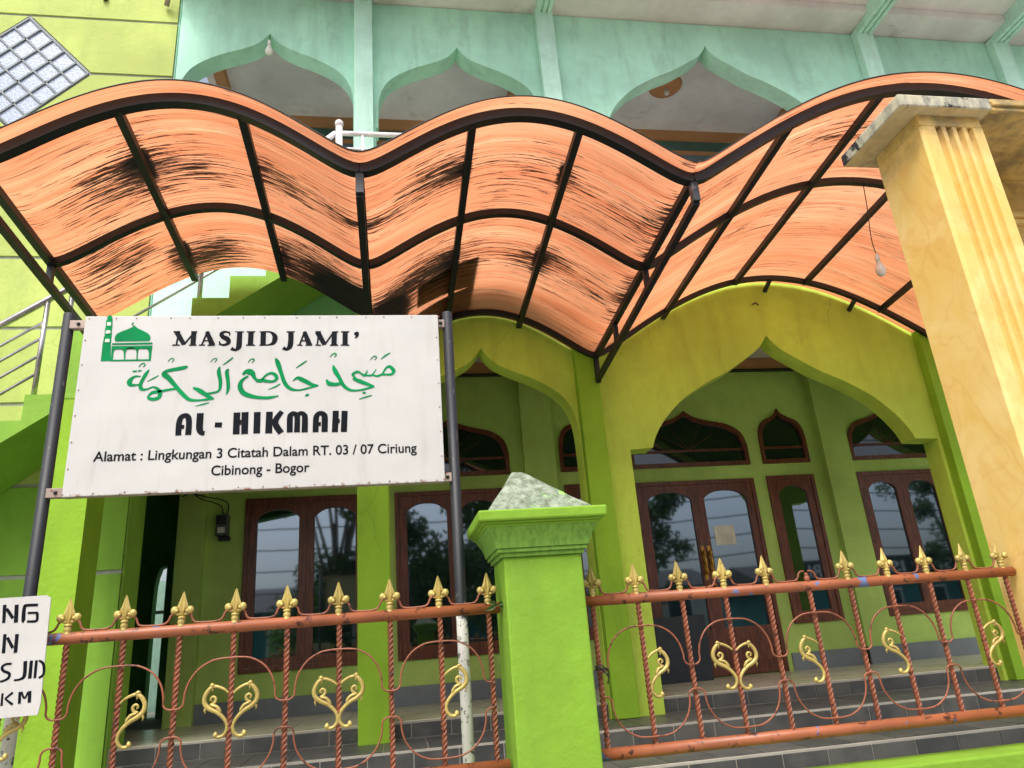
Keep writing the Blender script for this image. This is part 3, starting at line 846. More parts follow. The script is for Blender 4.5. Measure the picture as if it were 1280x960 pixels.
for k in range(N + 1):
    for (p, q) in ((dp(k / N, 0), dp(k / N, 1)), (dp(0, k / N), dp(1, k / N))):
        MB().sq((p[0], 6.0 + 0.001 * (k % 2), p[1]), (q[0], 6.0 + 0.001 * (k % 2), q[1]), 0.0085).build('grille_bar', 'grillegrey', dwf)
MB().ball((-2.72, 5.98, 6.32), 0.03, 8).build('wall_spout', 'dark', tower)
MB().tube([(-2.14, 5.97, 6.25), (-2.10, 5.90, 6.33), (-2.05, 5.86, 6.45)], 0.025, 8).build('drain_stub', 'rust', tower)

# ================================================================ STAIRCASE
stair = thing('staircase', 'lime green concrete staircase with steel railing rising right behind the sign', 'staircase', (-2.2, 5.65, -1.18))
rise, tread = 0.19, 0.266
def stx(k): return -1.485 + tread * k
def stz(k): return 2.67 + rise * k
poly = []
K0, K1 = -14, 4
for k in range(K0, K1):
    poly += [(stx(k), stz(k - 1)), (stx(k), stz(k))]
poly += [(stx(K1), stz(K1 - 1)), (stx(K1), 3.43), (1.9, 3.43), (1.9, 3.28)]
def soff(x): return 2.861 + 0.712 * (x + 0.833)
poly += [(stx(K1) + 0.18, 3.28), (stx(K0), soff(stx(K0)))]
MB().prism(poly, 5.3, 5.98).build('flight', 'stair', stair, bevel=0)
box('support_column', 'lime', stair, -2.285, -2.05, 5.28, 5.58, -1.18, 1.86)
box('newel', 'stair', stair, -2.285, -2.05, 5.282, 5.40, 1.862, 2.44, bevel=0.01)
def rail_z(x): return 2.70 + 0.712 * (x + 2.5)
yr = 5.36
MB().tube([(-5.0, yr, rail_z(-5.0)), (-0.43, yr, rail_z(-0.43))], 0.026, 10).build('handrail', 'steel', stair)
for off in (0.62, 0.49, 0.35, 0.21):
    MB().tube([(-5.0, yr, rail_z(-5.0) - 0.8 + off), (-2.52, yr, rail_z(-2.52) - 0.8 + off)], 0.011, 8).build('rail_bar', 'steel', stair)
for off in (0.42, 0.22):
    MB().tube([(-2.36, yr, rail_z(-2.36) - 0.8 + off), (-0.43, yr, rail_z(-0.43) - 0.8 + off)], 0.011, 8).build('rail_bar', 'steel', stair)
for x in (-4.6, -3.55, -2.52, -2.36, -1.45):
    MB().tube([(x, yr, stz(math.floor((x - stx(0)) / tread))), (x, yr, rail_z(x))], 0.019, 8).build('rail_post', 'steel', stair)
# landing railing in white
lr = MB()
MB().tube([(-0.40, 5.33, 3.43), (-0.40, 5.33, 4.33)], 0.03, 10).ball((-0.40, 5.33, 4.37), 0.038, 10).build('newel_post', 'white_rail', stair)
for zz, rr in ((4.27, 0.022), (4.11, 0.013), (3.85, 0.013), (3.60, 0.013)):
    MB().tube([(-0.40, 5.33, zz), (1.85, 5.33, zz)], rr, 8).build('landing_rail', 'white_rail', stair)
for x in (-0.2, 0.6, 1.4):
    MB().tube([(x, 5.33, 3.43), (x, 5.33, 4.26)], 0.014, 8).build('rail_post', 'white_rail', stair)
MB().tube([(-0.43, 5.33, 4.27), (-1.5, 5.33, 4.27 - 1.07 * 0.95)], 0.024, 8).build('upper_handrail', 'white_rail', stair)
MB().tube([(-0.52, 5.33, 4.17), (-0.52, 5.33, 3.3)], 0.014, 8).build('rail_post', 'white_rail', stair)
# ================================================================ CANOPY
canopy = thing('canopy', 'wavy translucent orange plastic canopy on black steel tubes over the mosque entrance', 'canopy', (1.7, 4.6, 2.2))
YF, YM, YB = 3.5, 4.44, 5.86
BAYS = [(-2.10, -0.15, 0.43, 0.15, 5.22), (-0.15, 1.82, 0.43, 0.15, 5.985), (1.82, 5.50, 0.785, 0.045, 5.985)]
def drop(y): return 0.075 * (y - YF)
def wz(x, y=YF):
    for a, b, amp, k, _ in BAYS:
        if a - 1e-6 <= x <= b + 1e-6:
            s = math.sin(math.pi * min(1, max(0, (x - a) / (b - a))))
            return 2.555 + amp * (math.sqrt(s * s + k * k) - k) / (math.sqrt(1 + k * k) - k) - drop(y)
    return 2.555 - drop(y)
def stain(t, y, bi, x):
    v = 0.0
    n1 = noise.noise((x * 1.7, y * 2.1, 3.0))
    n2 = noise.noise((x * 6, y * 9, 8.0))
    g = lambda a, c, w: math.exp(-((a - c) / w) ** 2)
    small = bi < 2
    if small:
        v += 0.85 * g(t, 0.42, 0.5) * (g(y, 4.02, 0.24) + 0.9 * g(y, 4.98, 0.34)) * (0.8 + 0.9 * n1)
        for tt, sgn in ((0.333, -1), (0.667, 1)):
            u = (t - tt) * sgn
            if -0.01 <= u < 0.14: v += 1.15 * (1 - u / 0.14) ** 2.4 * (g(y, 3.98, 0.13) + g(y, 4.95, 0.16)) * (0.7 + 0.7 * n2)
    else:
        v += 0.7 * g(t, 0.28, 0.25) * (g(y, 3.9, 0.2) + 0.45 * g(y, 4.9, 0.3)) * (0.75 + 0.6 * n1)
    if bi == 1 and t > 0.86: v += 1.1 * ((t - 0.86) / 0.14) ** 2 * (0.6 + 0.6 * n2) * (1 if y < 5.2 else 0.6)
    if bi == 1: v += 2.3 * g(x, -0.02, 0.18) * max(0, min(1, (y - 4.95) / 0.35))
    if bi == 0: v += 2.0 * g(x, -0.30, 0.26) * max(0, min(1, (y - 4.75) / 0.3)) + 0.5 * g(y, 4.6, 0.4) * g(t, 0.15, 0.15)
    if bi == 0 and t > 0.68: v += 0.6 * max(0, min(1, (y - 4.4) / 0.4))
    v += 0.9 * g(x, -0.15, 0.16) * g(y, 4.05, 0.05)
    v += 0.02 + 0.3 * n1
    return max(0.0, min(1.6, v))
for bi, (a, b, amp, k, yb_) in enumerate(BAYS):
    nx, ny = (70 if bi < 2 else 110), 60
    mb = MB(); uvs = []; sts = []
    xs = [a + (b - a) * i / nx for i in range(nx + 1)]
    s = [0.0]
    for i in range(nx): s.append(s[-1] + math.hypot(xs[i+1] - xs[i], wz(xs[i+1]) - wz(xs[i])))
    y0 = 3.385
    for j in range(ny + 1):
        y = y0 + (yb_ - y0) * j / ny
        for i in range(nx + 1):
            x = xs[i]
            z = wz(x, y) + 0.032 + 0.0025 * math.sin(y * 9 + x * 2)
            mb.v.append((x, y, z)); uvs.append((s[i] + bi * 7.3, y)); sts.append(stain((x - a) / (b - a), y, bi, x))
    for j in range(ny):
        for i in range(nx):
            p = j * (nx + 1) + i
            mb.f.append((p, p + 1, p + nx + 2, p + nx + 1)); mb.sm.append(True)
    ob = mb.build('roof_sheet', 'canopy', canopy, fix=False)
    me = ob.data
    uvl = me.uv_layers.new(name='UVMap')
    for lp in me.loops: uvl.data[lp.index].uv = uvs[lp.vertex_index]
    at = me.attributes.new('stain', 'FLOAT', 'POINT')
    at.data.foreach_set('value', sts)
    # rolled front edge strip
    MB().tube([(x, y0, wz(x, y0) + 0.034) for x in xs], 0.004, 6).build('edge_strip', 'dark', canopy)
def arc(a, b, y, r, dz=0.0, n=48):
    pts = [(a + (b - a) * i / n, y, wz(a + (b - a) * i / n, y) + dz) for i in range(n + 1)]
    return MB().tube(pts, r * math.sqrt(2), 4, square=True)
TB = 0.026
for bi, (a, b, amp, k, yb_) in enumerate(BAYS):
    arc(a, b, YF, TB + 0.004).build('front_tube', 'black', canopy)
    arc(a, b, YM, TB - 0.002).build('middle_tube', 'black', canopy)
    if bi > 0: arc(a, b, YB, TB - 0.004).build('back_tube', 'black', canopy)
rafters = [-2.10, -1.45, -0.80, -0.15, 0.507, 1.163, 1.82, 2.556, 3.292, 4.028, 4.764, 5.50]
for x in rafters:
    ye = 5.21 if x < -0.2 else (5.99 if x in (1.163, 2.556) else 5.88)
    z0, z1 = wz(x, YF), wz(x, ye)
    MB().sq((x, YF, z0 - 0.006), (x, ye, z1 - 0.006), 0.0225).build('rafter', 'black', canopy)
    if x in (-2.10, -0.15, 1.82, 5.50):
        ye2 = 5.26 if x < -2 else 5.88
        zb0 = wz(x, YF) - 0.155; zb1 = wz(x, ye2) - (0.22 if x > -2 else 0.16)
        MB().sq((x, YF, wz(x, YF) - 0.02), (x, YF, zb0), 0.0215).build('hanger', 'blacknew', canopy)
        MB().sq((x, YF, zb0), (x, ye2, zb1), 0.0205).build('lower_chord', 'black', canopy)
        for yy in ((YM, 5.25) if x > -2 else (YM,)):
            t = (yy - YF) / (ye2 - YF)
            MB().sq((x, yy, wz(x, yy)), (x, yy, zb0 + (zb1 - zb0) * t), 0.018).build('web_post', 'black', canopy)
        MB().sq((x, ye2, wz(x, ye2)), (x, ye2, zb1 - 0.03), 0.02).build('wall_post', 'black', canopy)
for x in (3.66, 4.52):
    MB().sq((x, YB - 0.01, wz(x, YB) - 0.01), (x, 5.995, wz(x, YB) - 0.075), 0.016).build('wall_stub', 'black', canopy)
# debris lying on the sheets, seen as a dark patch through them
deb = MB()
for k in range(26):
    x = 0.33 + random.uniform(-0.16, 0.16); y = 5.35 + random.uniform(-0.35, 0.3)
    z = wz(x, y) + 0.05
    deb.quad((x - .09, y - .08, z), (x + .08, y - .09, z + random.uniform(0, .01)), (x + .09, y + .09, z), (x - .08, y + .07, z + random.uniform(0, .01)))
debo = MB()
for k in range(8):
    xa_, xb_ = 0.22 + 0.06 * k, 0.22 + 0.06 * (k + 1)
    for y_a, y_b in ((5.02, 5.45), (5.45, 5.90)):
        q = [(x, y, wz(x, y) + 0.042 + e) for e in (0, 0.02) for x, y in ((xa_, y_a + 0.25 * (0.7 - xa_)), (xb_, y_a + 0.25 * (0.7 - xb_)), (xb_, y_b), (xa_, y_b))]
        debo.quad(*q[:4]); debo.quad(*q[4:])
tag(debo.build('board', 'slate', None, org=(0.3, 5.45, 3.03)), 'dark board lying on top of the orange canopy by the mosque wall', 'board')

# ================================================================ LAMPS AND SMALL THINGS
def bulb(org, label, cord_to, s=1.0):
    t = thing('light_bulb', label, 'light bulb', org)
    x, y, z = org
    MB().lathe([(0.012, 0.10), (0.016, 0.085), (0.032, 0.045), (0.037, 0.02), (0.034, -0.005), (0.022, -0.025), (0.004, -0.033)][::-1], (x, y, z), 16).build('globe', 'bulb', t)
    MB().lathe([(0.0155, 0.098), (0.018, 0.105), (0.018, 0.145), (0.008, 0.16)], (x, y, z), 12).build('socket', 'plastic', t)
    MB().tube(smooth_curve(cord_to, 6), 0.0035, 6).build('cord', 'dark', t)
    return t
bulb((3.70, 4.44, 2.45), 'white bulb hanging on a thin cord under the right canopy bay beside the yellow pillar', [(3.70, 4.44, 2.6), (3.695, 4.44, 2.75), (3.73, 4.44, 3.0), (3.76, 4.44, 3.29)])
bulb((-1.135, 5.96, 5.72), 'white bulb hanging at the tip of the upper left mint arch', [(-1.135, 5.96, 5.87), (-1.14, 5.97, 5.93), (-1.14, 6.0, 5.96)])
lp = thing('ceiling_lamp', 'round brown ceiling rose with a small bulb under the upper gallery ceiling', 'ceiling lamp', (3.48, 6.93, 6.449))
MB().lathe([(0.01, -0.03), (0.13, -0.026), (0.2, -0.012), (0.21, 0.0)], (3.48, 6.93, 6.447), 28).build('rose', 'trim', lp)
MB().lathe([(0.005, -0.14), (0.03, -0.125), (0.035, -0.10), (0.025, -0.07), (0.02, -0.03)], (3.48, 6.93, 6.447), 12).build('globe', 'bulb', lp)

mt = thing('electricity_meter', 'grey electricity meter box on the green porch wall left of the windows', 'meter', (-1.69, YI - 0.11, 1.20))
MB().box(-1.755, -1.635, YI - 0.10, YI - 0.004, 1.23, 1.44).build('case', 'meter', mt, bevel=0.008)
MB().box(-1.74, -1.65, YI - 0.112, YI - 0.1, 1.34, 1.42).build('dial_cover', 'dark', mt, bevel=0.004)
MB().box(-1.73, -1.66, YI - 0.108, YI - 0.1, 1.255, 1.31).build('label_plate', 'plastic', mt)
MB().box(-1.73, -1.62, YI - 0.06, YI - 0.004, 1.185, 1.225).build('terminal_box', 'dark', mt, bevel=0.004)
MB().tube(smooth_curve([(-1.66, YI - 0.03, 1.44), (-1.655, YI - 0.03, 1.55), (-1.72, YI - 0.03, 1.60), (-1.86, YI - 0.12, 1.62), (-2.0, YI - 0.12, 1.66), (-2.08, YI - 0.12, 1.63)], 6), 0.006, 6).build('cable', 'dark', mt)
MB().tube(smooth_curve([(-1.70, YI - 0.03, 1.44), (-1.72, YI - 0.03, 1.53), (-1.80, YI - 0.04, 1.575), (-1.9, YI - 0.12, 1.60), (-2.02, YI - 0.12, 1.69), (-2.1, YI - 0.12, 1.70)], 6), 0.006, 6).build('cable', 'dark', mt)
MB().box(-2.06, -1.76, YI - 0.125, YI - 0.102, 1.675, 1.695).build('cable_clip', 'dark', mt)
nt = MB().box(3.52, 3.76, YI - 0.0155, YI - 0.0135, 0.86, 1.07).build('notice', 'paper', None, org=(3.64, YI - 0.014, 0.86))
tag(nt, 'white paper notice taped inside the glass of the right door leaf', 'notice')
nt.location = (3.64, YI + 0.009, 0.86 + H)
bd = MB().box(2.56, 3.11, 7.42, 7.45, FZ + 0.003, 0.14).build('panel_board', 'slate', None, org=(2.83, 7.43, FZ), bevel=0.004)
tag(bd, 'dark slate coloured board standing on the porch floor before the left door leaf', 'board')
cb = MB().tube(smooth_curve([(1.50, YI - 0.12, 2.86), (1.56, YI - 0.13, 2.80), (1.66, YI - 0.13, 2.815), (1.78, YI - 0.12, 2.80)], 6), 0.007, 6).build('wall_cable', 'dark', None, org=(1.6, YI - 0.12, 2.83))
tag(cb, 'short dark cable on the top of the porch pilaster left of the door', 'cable')

# ================================================================ FENCE
YFN = 2.60
SP = 0.1665
def twisted(z0, z1, r=0.0086):
    mb = MB(); n = int((z1 - z0) / 0.0042); i0 = 0
    for k in range(n + 1):
        z = z0 + (z1 - z0) * k / n; a0 = k * 0.39
        for j in range(8):
            a = a0 + j * math.pi / 4; q = r * (1.12 if j % 2 == 0 else 0.66)
            mb.v.append((q * math.cos(a), q * math.sin(a), z))
    for k in range(n):
        for j in range(8):
            mb.f.append((k * 8 + j, k * 8 + (j + 1) % 8, (k + 1) * 8 + (j + 1) % 8, (k + 1) * 8 + j)); mb.sm.append(False)
    mb.f.append(tuple(range(7, -1, -1))); mb.sm.append(False); mb.f.append(tuple(range(n*8, n*8+8))); mb.sm.append(False)
    return mb
me_bar = twisted(-0.36, 0.105).mesh('bar', 'copperbar')
# finial: fleur spear with two side balls
fb = MB()
fb.lathe([(0.010, 0.128), (0.0125, 0.132), (0.0125, 0.136), (0.0095, 0.139), (0.0115, 0.144), (0.0125, 0.149), (0.0095, 0.154), (0.0095, 0.156), (0.0125, 0.158), (0.0125, 0.162), (0.009, 0.164)], (0, 0, 0), 12)
blade = [(0.008, 0.164), (0.0085, 0.174), (0.0125, 0.184), (0.0175, 0.1935), (0.0165, 0.198), (0.012, 0.21), (0.0075, 0.224), (0.0035, 0.237), (0.0006, 0.2425)]
i0 = len(fb.v)
for w, z in blade:
    t = 0.0085 if z < 0.2 else max(0.002, 0.0085 * w / 0.0165)
    for k, (px, py) in enumerate(((-w, 0), (-w * 0.45, -t), (0, -t * 0.45), (w * 0.45, -t), (w, 0), (w * 0.45, t), (0, t * 0.45), (-w * 0.45, t))):
        fb.v.append((px, py, z))
for k in range(len(blade) - 1):
    for j in range(8):
        fb.f.append((i0 + k * 8 + j, i0 + k * 8 + (j + 1) % 8, i0 + (k + 1) * 8 + (j + 1) % 8, i0 + (k + 1) * 8 + j)); fb.sm.append(False)
fb.f.append(tuple(i0 + (len(blade) - 1) * 8 + j for j in range(8))); fb.sm.append(False)
for s in (-1, 1):
    fb.ball((s * 0.024, 0, 0.1835), 0.0125, 10, 1, 0.9, 1.05)
    fb.ball((s * 0.0165, -0.006, 0.181), 0.0065, 8)
    fb.tube([(s * 0.006, 0, 0.170), (s * 0.014, 0, 0.1715), (s * 0.024, 0, 0.174)], [0.006, 0.005, 0.003], 6)
me_fin = fb.mesh('spear_finial', 'gold')
# half heart scroll (right side); the left one is its mirror image
sp = smooth_curve([(0.006, -0.080, .0035), (0.022, -0.067, .0055), (0.048, -0.0575, .0065), (0.066, -0.066, .0085), (0.078, -0.088, .009), (0.0755, -0.108, .0095), (0.061, -0.122, .0095), (0.038, -0.134, .0085), (0.018, -0.152, .0075), (0.0075, -0.170, .007), (0.008, -0.189, .0075), (0.020, -0.203, .007), (0.036, -0.204, .007), (0.042, -0.195, .006), (0.036, -0.191, .004)], 4)
def scroll(sgn):
    mb = MB()
    mb.tube([(sgn * x, 0, z) for x, z, r in sp], [r * 0.78 for x, z, r in sp], 8)
    inn = smooth_curve([(0.060, -0.112, .005), (0.048, -0.106, .005), (0.044, -0.094, .0045), (0.053, -0.087, .004), (0.060, -0.095, .0035), (0.054, -0.100, .002)], 4)
    mb.tube([(sgn * x, 0.001, z) for x, z, r in inn], [r for x, z, r in inn], 7)
    lf = smooth_curve([(0.056, -0.112, .004), (0.040, -0.117, .005), (0.030, -0.130, .005), (0.028, -0.140, .002)], 4)
    mb.tube([(sgn * x, -0.002, z) for x, z, r in lf], [r for x, z, r in lf], 7)
    tn = [(0.070, -0.115, .005), (0.076, -0.126, .004), (0.074, -0.136, .001)]
    mb.tube([(sgn * x, 0, z) for x, z, r in tn], [r for x, z, r in tn], 6)
    kn = [(0.050, -0.057, .006), (0.058, -0.053, .007), (0.064, -0.056, .004)]
    mb.tube([(sgn * x, 0, z) for x, z, r in kn], [r for x, z, r in kn], 7)
    mb.tube([(sgn * 0.056, 0, -0.062), (sgn * 0.054, 0, -0.074)], [.004, .001], 6)
    mb.ball((sgn * 0.040, 0, -0.199), 0.0085, 8)
    return mb
me_sc = {s: scroll(s).mesh('scroll_ornament', 'gold') for s in (-1, 1)}
# omega shaped wires; centre = odd bar
def omega(top, low, sgnz):
    """from an even bar (x=-SP) to the next even bar (x=+SP)"""
    pts = [(-SP, low), (-SP + 0.016, low + 0.001 * sgnz), (-SP + 0.029, low + 0.013 * sgnz), (-SP + 0.031, low + 0.04 * sgnz), (-SP + 0.042, low + (top - low) * 0.55), (-SP + 0.068, low + (top - low) * 0.80), (-SP + 0.105, low + (top - low) * 0.955), (-0.03, top - 0.0005 * sgnz), (0, top)]
    h = smooth_curve(pts, 4)
    return h + [(-x, z) for x, z in reversed(h[:-1])]
up = omega(0.027, -0.112, 1); dn = omega(-0.325, -0.19, -1)
def half(c, s):
    n = len(c) // 2
    return c if s == 0 else (c[:n + 1] if s < 0 else c[n:])
me_up = MB().tube([(x, -0.012, z) for x, z in up], 0.0032, 6).mesh('curl_rod', 'copperbar')
me_dn = MB().tube([(x, -0.012, z) for x, z in dn], 0.0032, 6).mesh('curl_rod', 'copperbar')
me_up_l = MB().tube([(x, -0.012, z) for x, z in half(up, -1)], 0.0032, 6).mesh('curl_rod', 'copperbar')
me_dn_l = MB().tube([(x, -0.012, z) for x, z in half(dn, -1)], 0.0032, 6).mesh('curl_rod', 'copperbar')
cw = smooth_curve([(0.008, 0.1745), (0.020, 0.1745), (0.031, 0.168), (0.036, 0.155), (0.042, 0.146), (0.056, 0.1425), (SP / 2, 0.1415), (SP - 0.056, 0.1425), (SP - 0.042, 0.147), (SP - 0.035, 0.156), (SP - 0.030, 0.168), (SP - 0.020, 0.1745), (SP - 0.008, 0.1745)], 4)
me_cw = MB().tube([(x, 0.0, z) for x, z in cw], 0.0036, 6).mesh('crest_rod', 'copperbar')
def fence(label, xa, xb, bars, hearts, omegas, skip, halves, sag):
    t = thing('fence_panel', label, 'fence', (bars[0], YFN, -0.48), 'steel fence panels between the pillars')
    MB().tube([(xa, YFN, 0.122), ((xa + xb) / 2, YFN + 0.003, 0.121), (xb, YFN, 0.122)], 0.0185, 14).build('top_rail', 'copper', t)
    MB().tube([(xa, YFN, -0.366), (xb, YFN, -0.366)], 0.0195, 14).build('bottom_rail', 'copper', t)
    rn = random.Random(len(bars))
    for i, x in enumerate(bars):
        b_ = link(me_bar, 'bar', t, (x, YFN, 0)); b_.rotation_euler = (0, rn.uniform(-0.006, 0.006), rn.uniform(0, 1.5))
        if i not in skip:
            f_ = link(me_fin, 'spear_finial', t, (x, YFN, 0)); f_.rotation_euler = (0, rn.uniform(-0.02, 0.02), rn.uniform(-0.22, 0.22))
        else: MB().lathe([(0.009, 0.13), (0.011, 0.15), (0.008, 0.158)], (x, YFN, 0), 8).ball((x, YFN, 0.162), 0.008, 8).build('broken_stub', 'copperbar', t)
        if i < len(bars) - 1: link(me_cw, 'crest_rod', t, (x, YFN, 0))
    for i, s in hearts:
        h_ = link(me_sc[s], 'scroll_ornament', t, (bars[i], YFN - 0.004, rn.uniform(-0.003, 0.003))); h_.rotation_euler = (0, rn.uniform(-0.03, 0.03), rn.uniform(-0.12, 0.12))
    for i in omegas:
        link(me_up, 'curl_rod', t, (bars[i], YFN, 0)); link(me_dn, 'curl_rod', t, (bars[i], YFN, 0))
    for i in halves:
        link(me_up_l, 'curl_rod', t, (bars[i], YFN, 0)); link(me_dn_l, 'curl_rod', t, (bars[i], YFN, 0))
    return t
lb = [-1.85 + SP * k for k in range(14)]     # 13th bar at 0.3145
fence('copper painted steel fence with gold spearheads left of the green pillar', -2.0, 0.355, lb, [(0, 1), (2, 1), (2, -1), (4, 1), (6, 1), (8, 1), (8, -1), (10, 1), (10, -1), (12, 1)], [2, 4, 6, 8, 10, 12], [], [], 0)
rb = [0.684 + 0.1655 * k for k in range(11)]
fence('copper painted steel fence between green pillar and yellow pillar, one spearhead missing', 0.635, 2.377, rb, [(1, 1), (3, 1), (3, -1), (5, -1), (7, -1), (9, 1)], [1, 3, 5, 7, 9], [5], [], 0)
tw = MB()
for k in range(5):
    a = random.uniform(0, 6)
    tw.tube([(0.665, YFN - 0.02, -0.09 - 0.004 * k), (0.685 + 0.02 * math.cos(a), YFN - 0.03, -0.10 + 0.012 * math.sin(a)), (0.71, YFN - 0.02, -0.105 - 0.006 * k)], 0.0022, 5)
tw.tube([(0.69, YFN - 0.025, -0.10), (0.705, YFN - 0.028, -0.13), (0.70, YFN - 0.028, -0.15)], 0.0022, 5)
tag(tw.build('tie_wire', 'dark', None, org=(0.69, YFN, -0.1)), 'dark scrap of wire tied round the fence bar right of the green pillar', 'wire')
lf = MB()
for a, l in ((200, .05), (160, .035), (20, .025), (330, .04)):
    ca, sa = math.cos(R(a)), math.sin(R(a))
    lf.quad((0.345, YFN - 0.03, 0.13), (0.345 + ca * l * .5 - sa * .009, YFN - 0.035, 0.13 + sa * l * .5 + ca * .009), (0.345 + ca * l, YFN - 0.03, 0.13 + sa * l), (0.345 + ca * l * .5 + sa * .009, YFN - 0.04, 0.13 + sa * l * .5 - ca * .009))
tag(lf.build('leaf_sprig', 'leaf', None, org=(0.345, YFN, 0.13)), 'small green leaf sprig on the rail end beside the green pillar', 'plant')

# ================================================================ GREEN PILLAR
gp = thing('gate_pillar', 'lime green fence pillar with moulded cap and mouldy pyramid top', 'pillar', (0.495, 2.59, -H))
X0, X1, Y0, Y1 = 0.362, 0.632, 2.48, 2.74
box('shaft', 'pillar', gp, X0, X1, Y0, Y1, -H, 0.276, bevel=0.006)
def ring(e, z0, z1, e2=None):
    e2 = e if e2 is None else e2
    return MB().frustum((X0 - e, X1 + e, Y0 - e, Y1 + e, z0), (X0 - e2, X1 + e2, Y0 - e2, Y1 + e2, z1))
ring(0.010, 0.276, 0.290).build('moulding', 'combed', gp, bevel=0.003)
ring(0.020, 0.290, 0.304).build('moulding', 'combed', gp, bevel=0.003)
cv = MB()
prof = [(0.026, 0.304), (0.030, 0.322), (0.038, 0.342), (0.050, 0.360), (0.056, 0.372)]
for (e, z), (e2, z2) in zip(prof, prof[1:]): cv.frustum((X0 - e, X1 + e, Y0 - e, Y1 + e, z), (X0 - e2, X1 + e2, Y0 - e2, Y1 + e2, z2))
cvo = cv.build('cavetto', 'combed', gp)
ring(0.062, 0.372, 0.380).build('moulding', 'pillar', gp, bevel=0.002)
ring(0.070, 0.380, 0.388).build('moulding', 'pillar', gp, bevel=0.002)
ring(0.084, 0.388, 0.424, 0.086).build('cap_slab', 'pillar', gp, bevel=0.006)
py = MB(); n = 8
for k in range(n):
    t, t2 = k / n, (k + 1) / n
    def rr(t): return (X0 - 0.05 + (X1 - X0 + 0.1) / 2 * t * 0.9 - 0.045 * t, X1 + 0.05 - (X1 - X0 + 0.1) / 2 * t * 0.9 - 0.045 * t, Y0 - 0.05 + (Y1 - Y0 + 0.1) / 2 * t * 0.88, Y1 + 0.05 - (Y1 - Y0 + 0.1) / 2 * t * 0.88, 0.424 + 0.168 * t)
    py.frustum(rr(t), rr(t2))
bmh = py.build('pyramid_top', 'cap', gp)
bb = bmesh.new(); bb.from_mesh(bmh.data); bmesh.ops.remove_doubles(bb, verts=bb.verts, dist=0.0005)
dead = {}
for f in bb.faces:
    k = tuple(sorted(v.index for v in f.verts)); dead.setdefault(k, []).append(f)
kill = [f for v in dead.values() if len(v) > 1 for f in v]
bmesh.ops.delete(bb, geom=kill, context='FACES_ONLY')
bmesh.ops.subdivide_edges(bb, edges=bb.edges, cuts=2, use_grid_fill=True)
for v in bb.verts:
    v.co += Vector((noise.noise(v.co * 18), noise.noise(v.co * 18 + Vector((5, 0, 0))), noise.noise(v.co * 18 + Vector((0, 7, 0))))) * 0.0045
bb.to_mesh(bmh.data); bb.free()
bv = bmh.modifiers.new('bevel', 'BEVEL'); bv.width = 0.006; bv.segments = 2; bv.limit_method = 'ANGLE'
# plinth walls under the fence
for xa, xb, lab in ((-4.5, 0.361, 'lime green low plinth wall under the left fence panel'), (0.633, 2.36, 'lime green low plinth wall under the right fence panel')):
    pw = MB().box(xa, xb, 2.52, 2.68, -H, -0.482 if xa > 0 else -0.55).build('plinth_wall', 'pillar', None, org=((xa + xb) / 2, 2.6, -H), bevel=0.008)
    tag(pw, lab, 'wall')

# ================================================================ YELLOW GATE PORTAL
yp = thing('gate_portal', 'yellow marbled gate pillar with fluted front and sooty roof slab at right', 'gate', (2.55, 2.53, -H))
xl, xr, yf, yk, zt_ = 2.385, 2.705, 2.385, 2.69, 2.128
# shaft outline with five flutes cut in the front face
out = [(xl, yk), (xl, yf + 0.012), (xl + 0.012, yf)]
n = 4; fx0 = xl + 0.075; fw = (xr - 0.03 - fx0) / n
for k in range(n):
    a = fx0 + k * fw
    out.append((a, yf))
    for j in range(1, 6):
        th = math.pi * j / 6
        out.append((a + fw * 0.62 * (1 - math.cos(th)) / 2, yf + 0.030 * math.sin(th)))
    out.append((a + fw * 0.62, yf))
out += [(xr, yf), (xr, yk)]
MB().prism(out, -H, zt_ - 0.06, axis='z').build('pillar_shaft', 'marble', yp)
box('shaft_head', 'marble', yp, xl, xr, yf, yk, zt_ - 0.058, zt_, bevel=0.004)
zs = zt_
MB().box(2.265, 2.735, 2.33, 2.78, zs, zs + 0.065).build('roof_slab_end', 'slabedge', yp, bevel=0.008)
MB().box(2.28, 2.74, 2.36, 2.77, zs + 0.066, zs + 0.075).build('slab_crust', 'slabedge', yp)
box('roof_slab', 'marble', yp, 2.738, 4.2, 2.36, 2.785, zs + 0.02, zs + 0.075)
box('roof_slab', 'marble', yp, 2.86, 4.2, 2.787, 3.15, zs + 0.022, zs + 0.073)
for k, (dz, dy) in enumerate(((0.0, 0.012), (0.022, 0.0), (0.046, 0.012))):
    box('slab_moulding', 'marble', yp, 2.74, 4.2, 2.322 + dy, 2.358, zs + dz, zs + dz + 0.02, bevel=0.004)
box('lintel', 'marble', yp, 2.83, 4.2, 2.87, 3.12, 1.93, zs + 0.018)
for dz, dy in ((1.925, 0.03), (1.895, 0.05), (1.865, 0.03)):
    box('lintel_moulding', 'marble', yp, 2.78, 4.2, 2.87 - dy, 2.868, dz, dz + 0.026, bevel=0.004)
box('lintel_core', 'marble', yp, 2.81, 4.2, 2.872, 3.11, 1.86, 1.928)

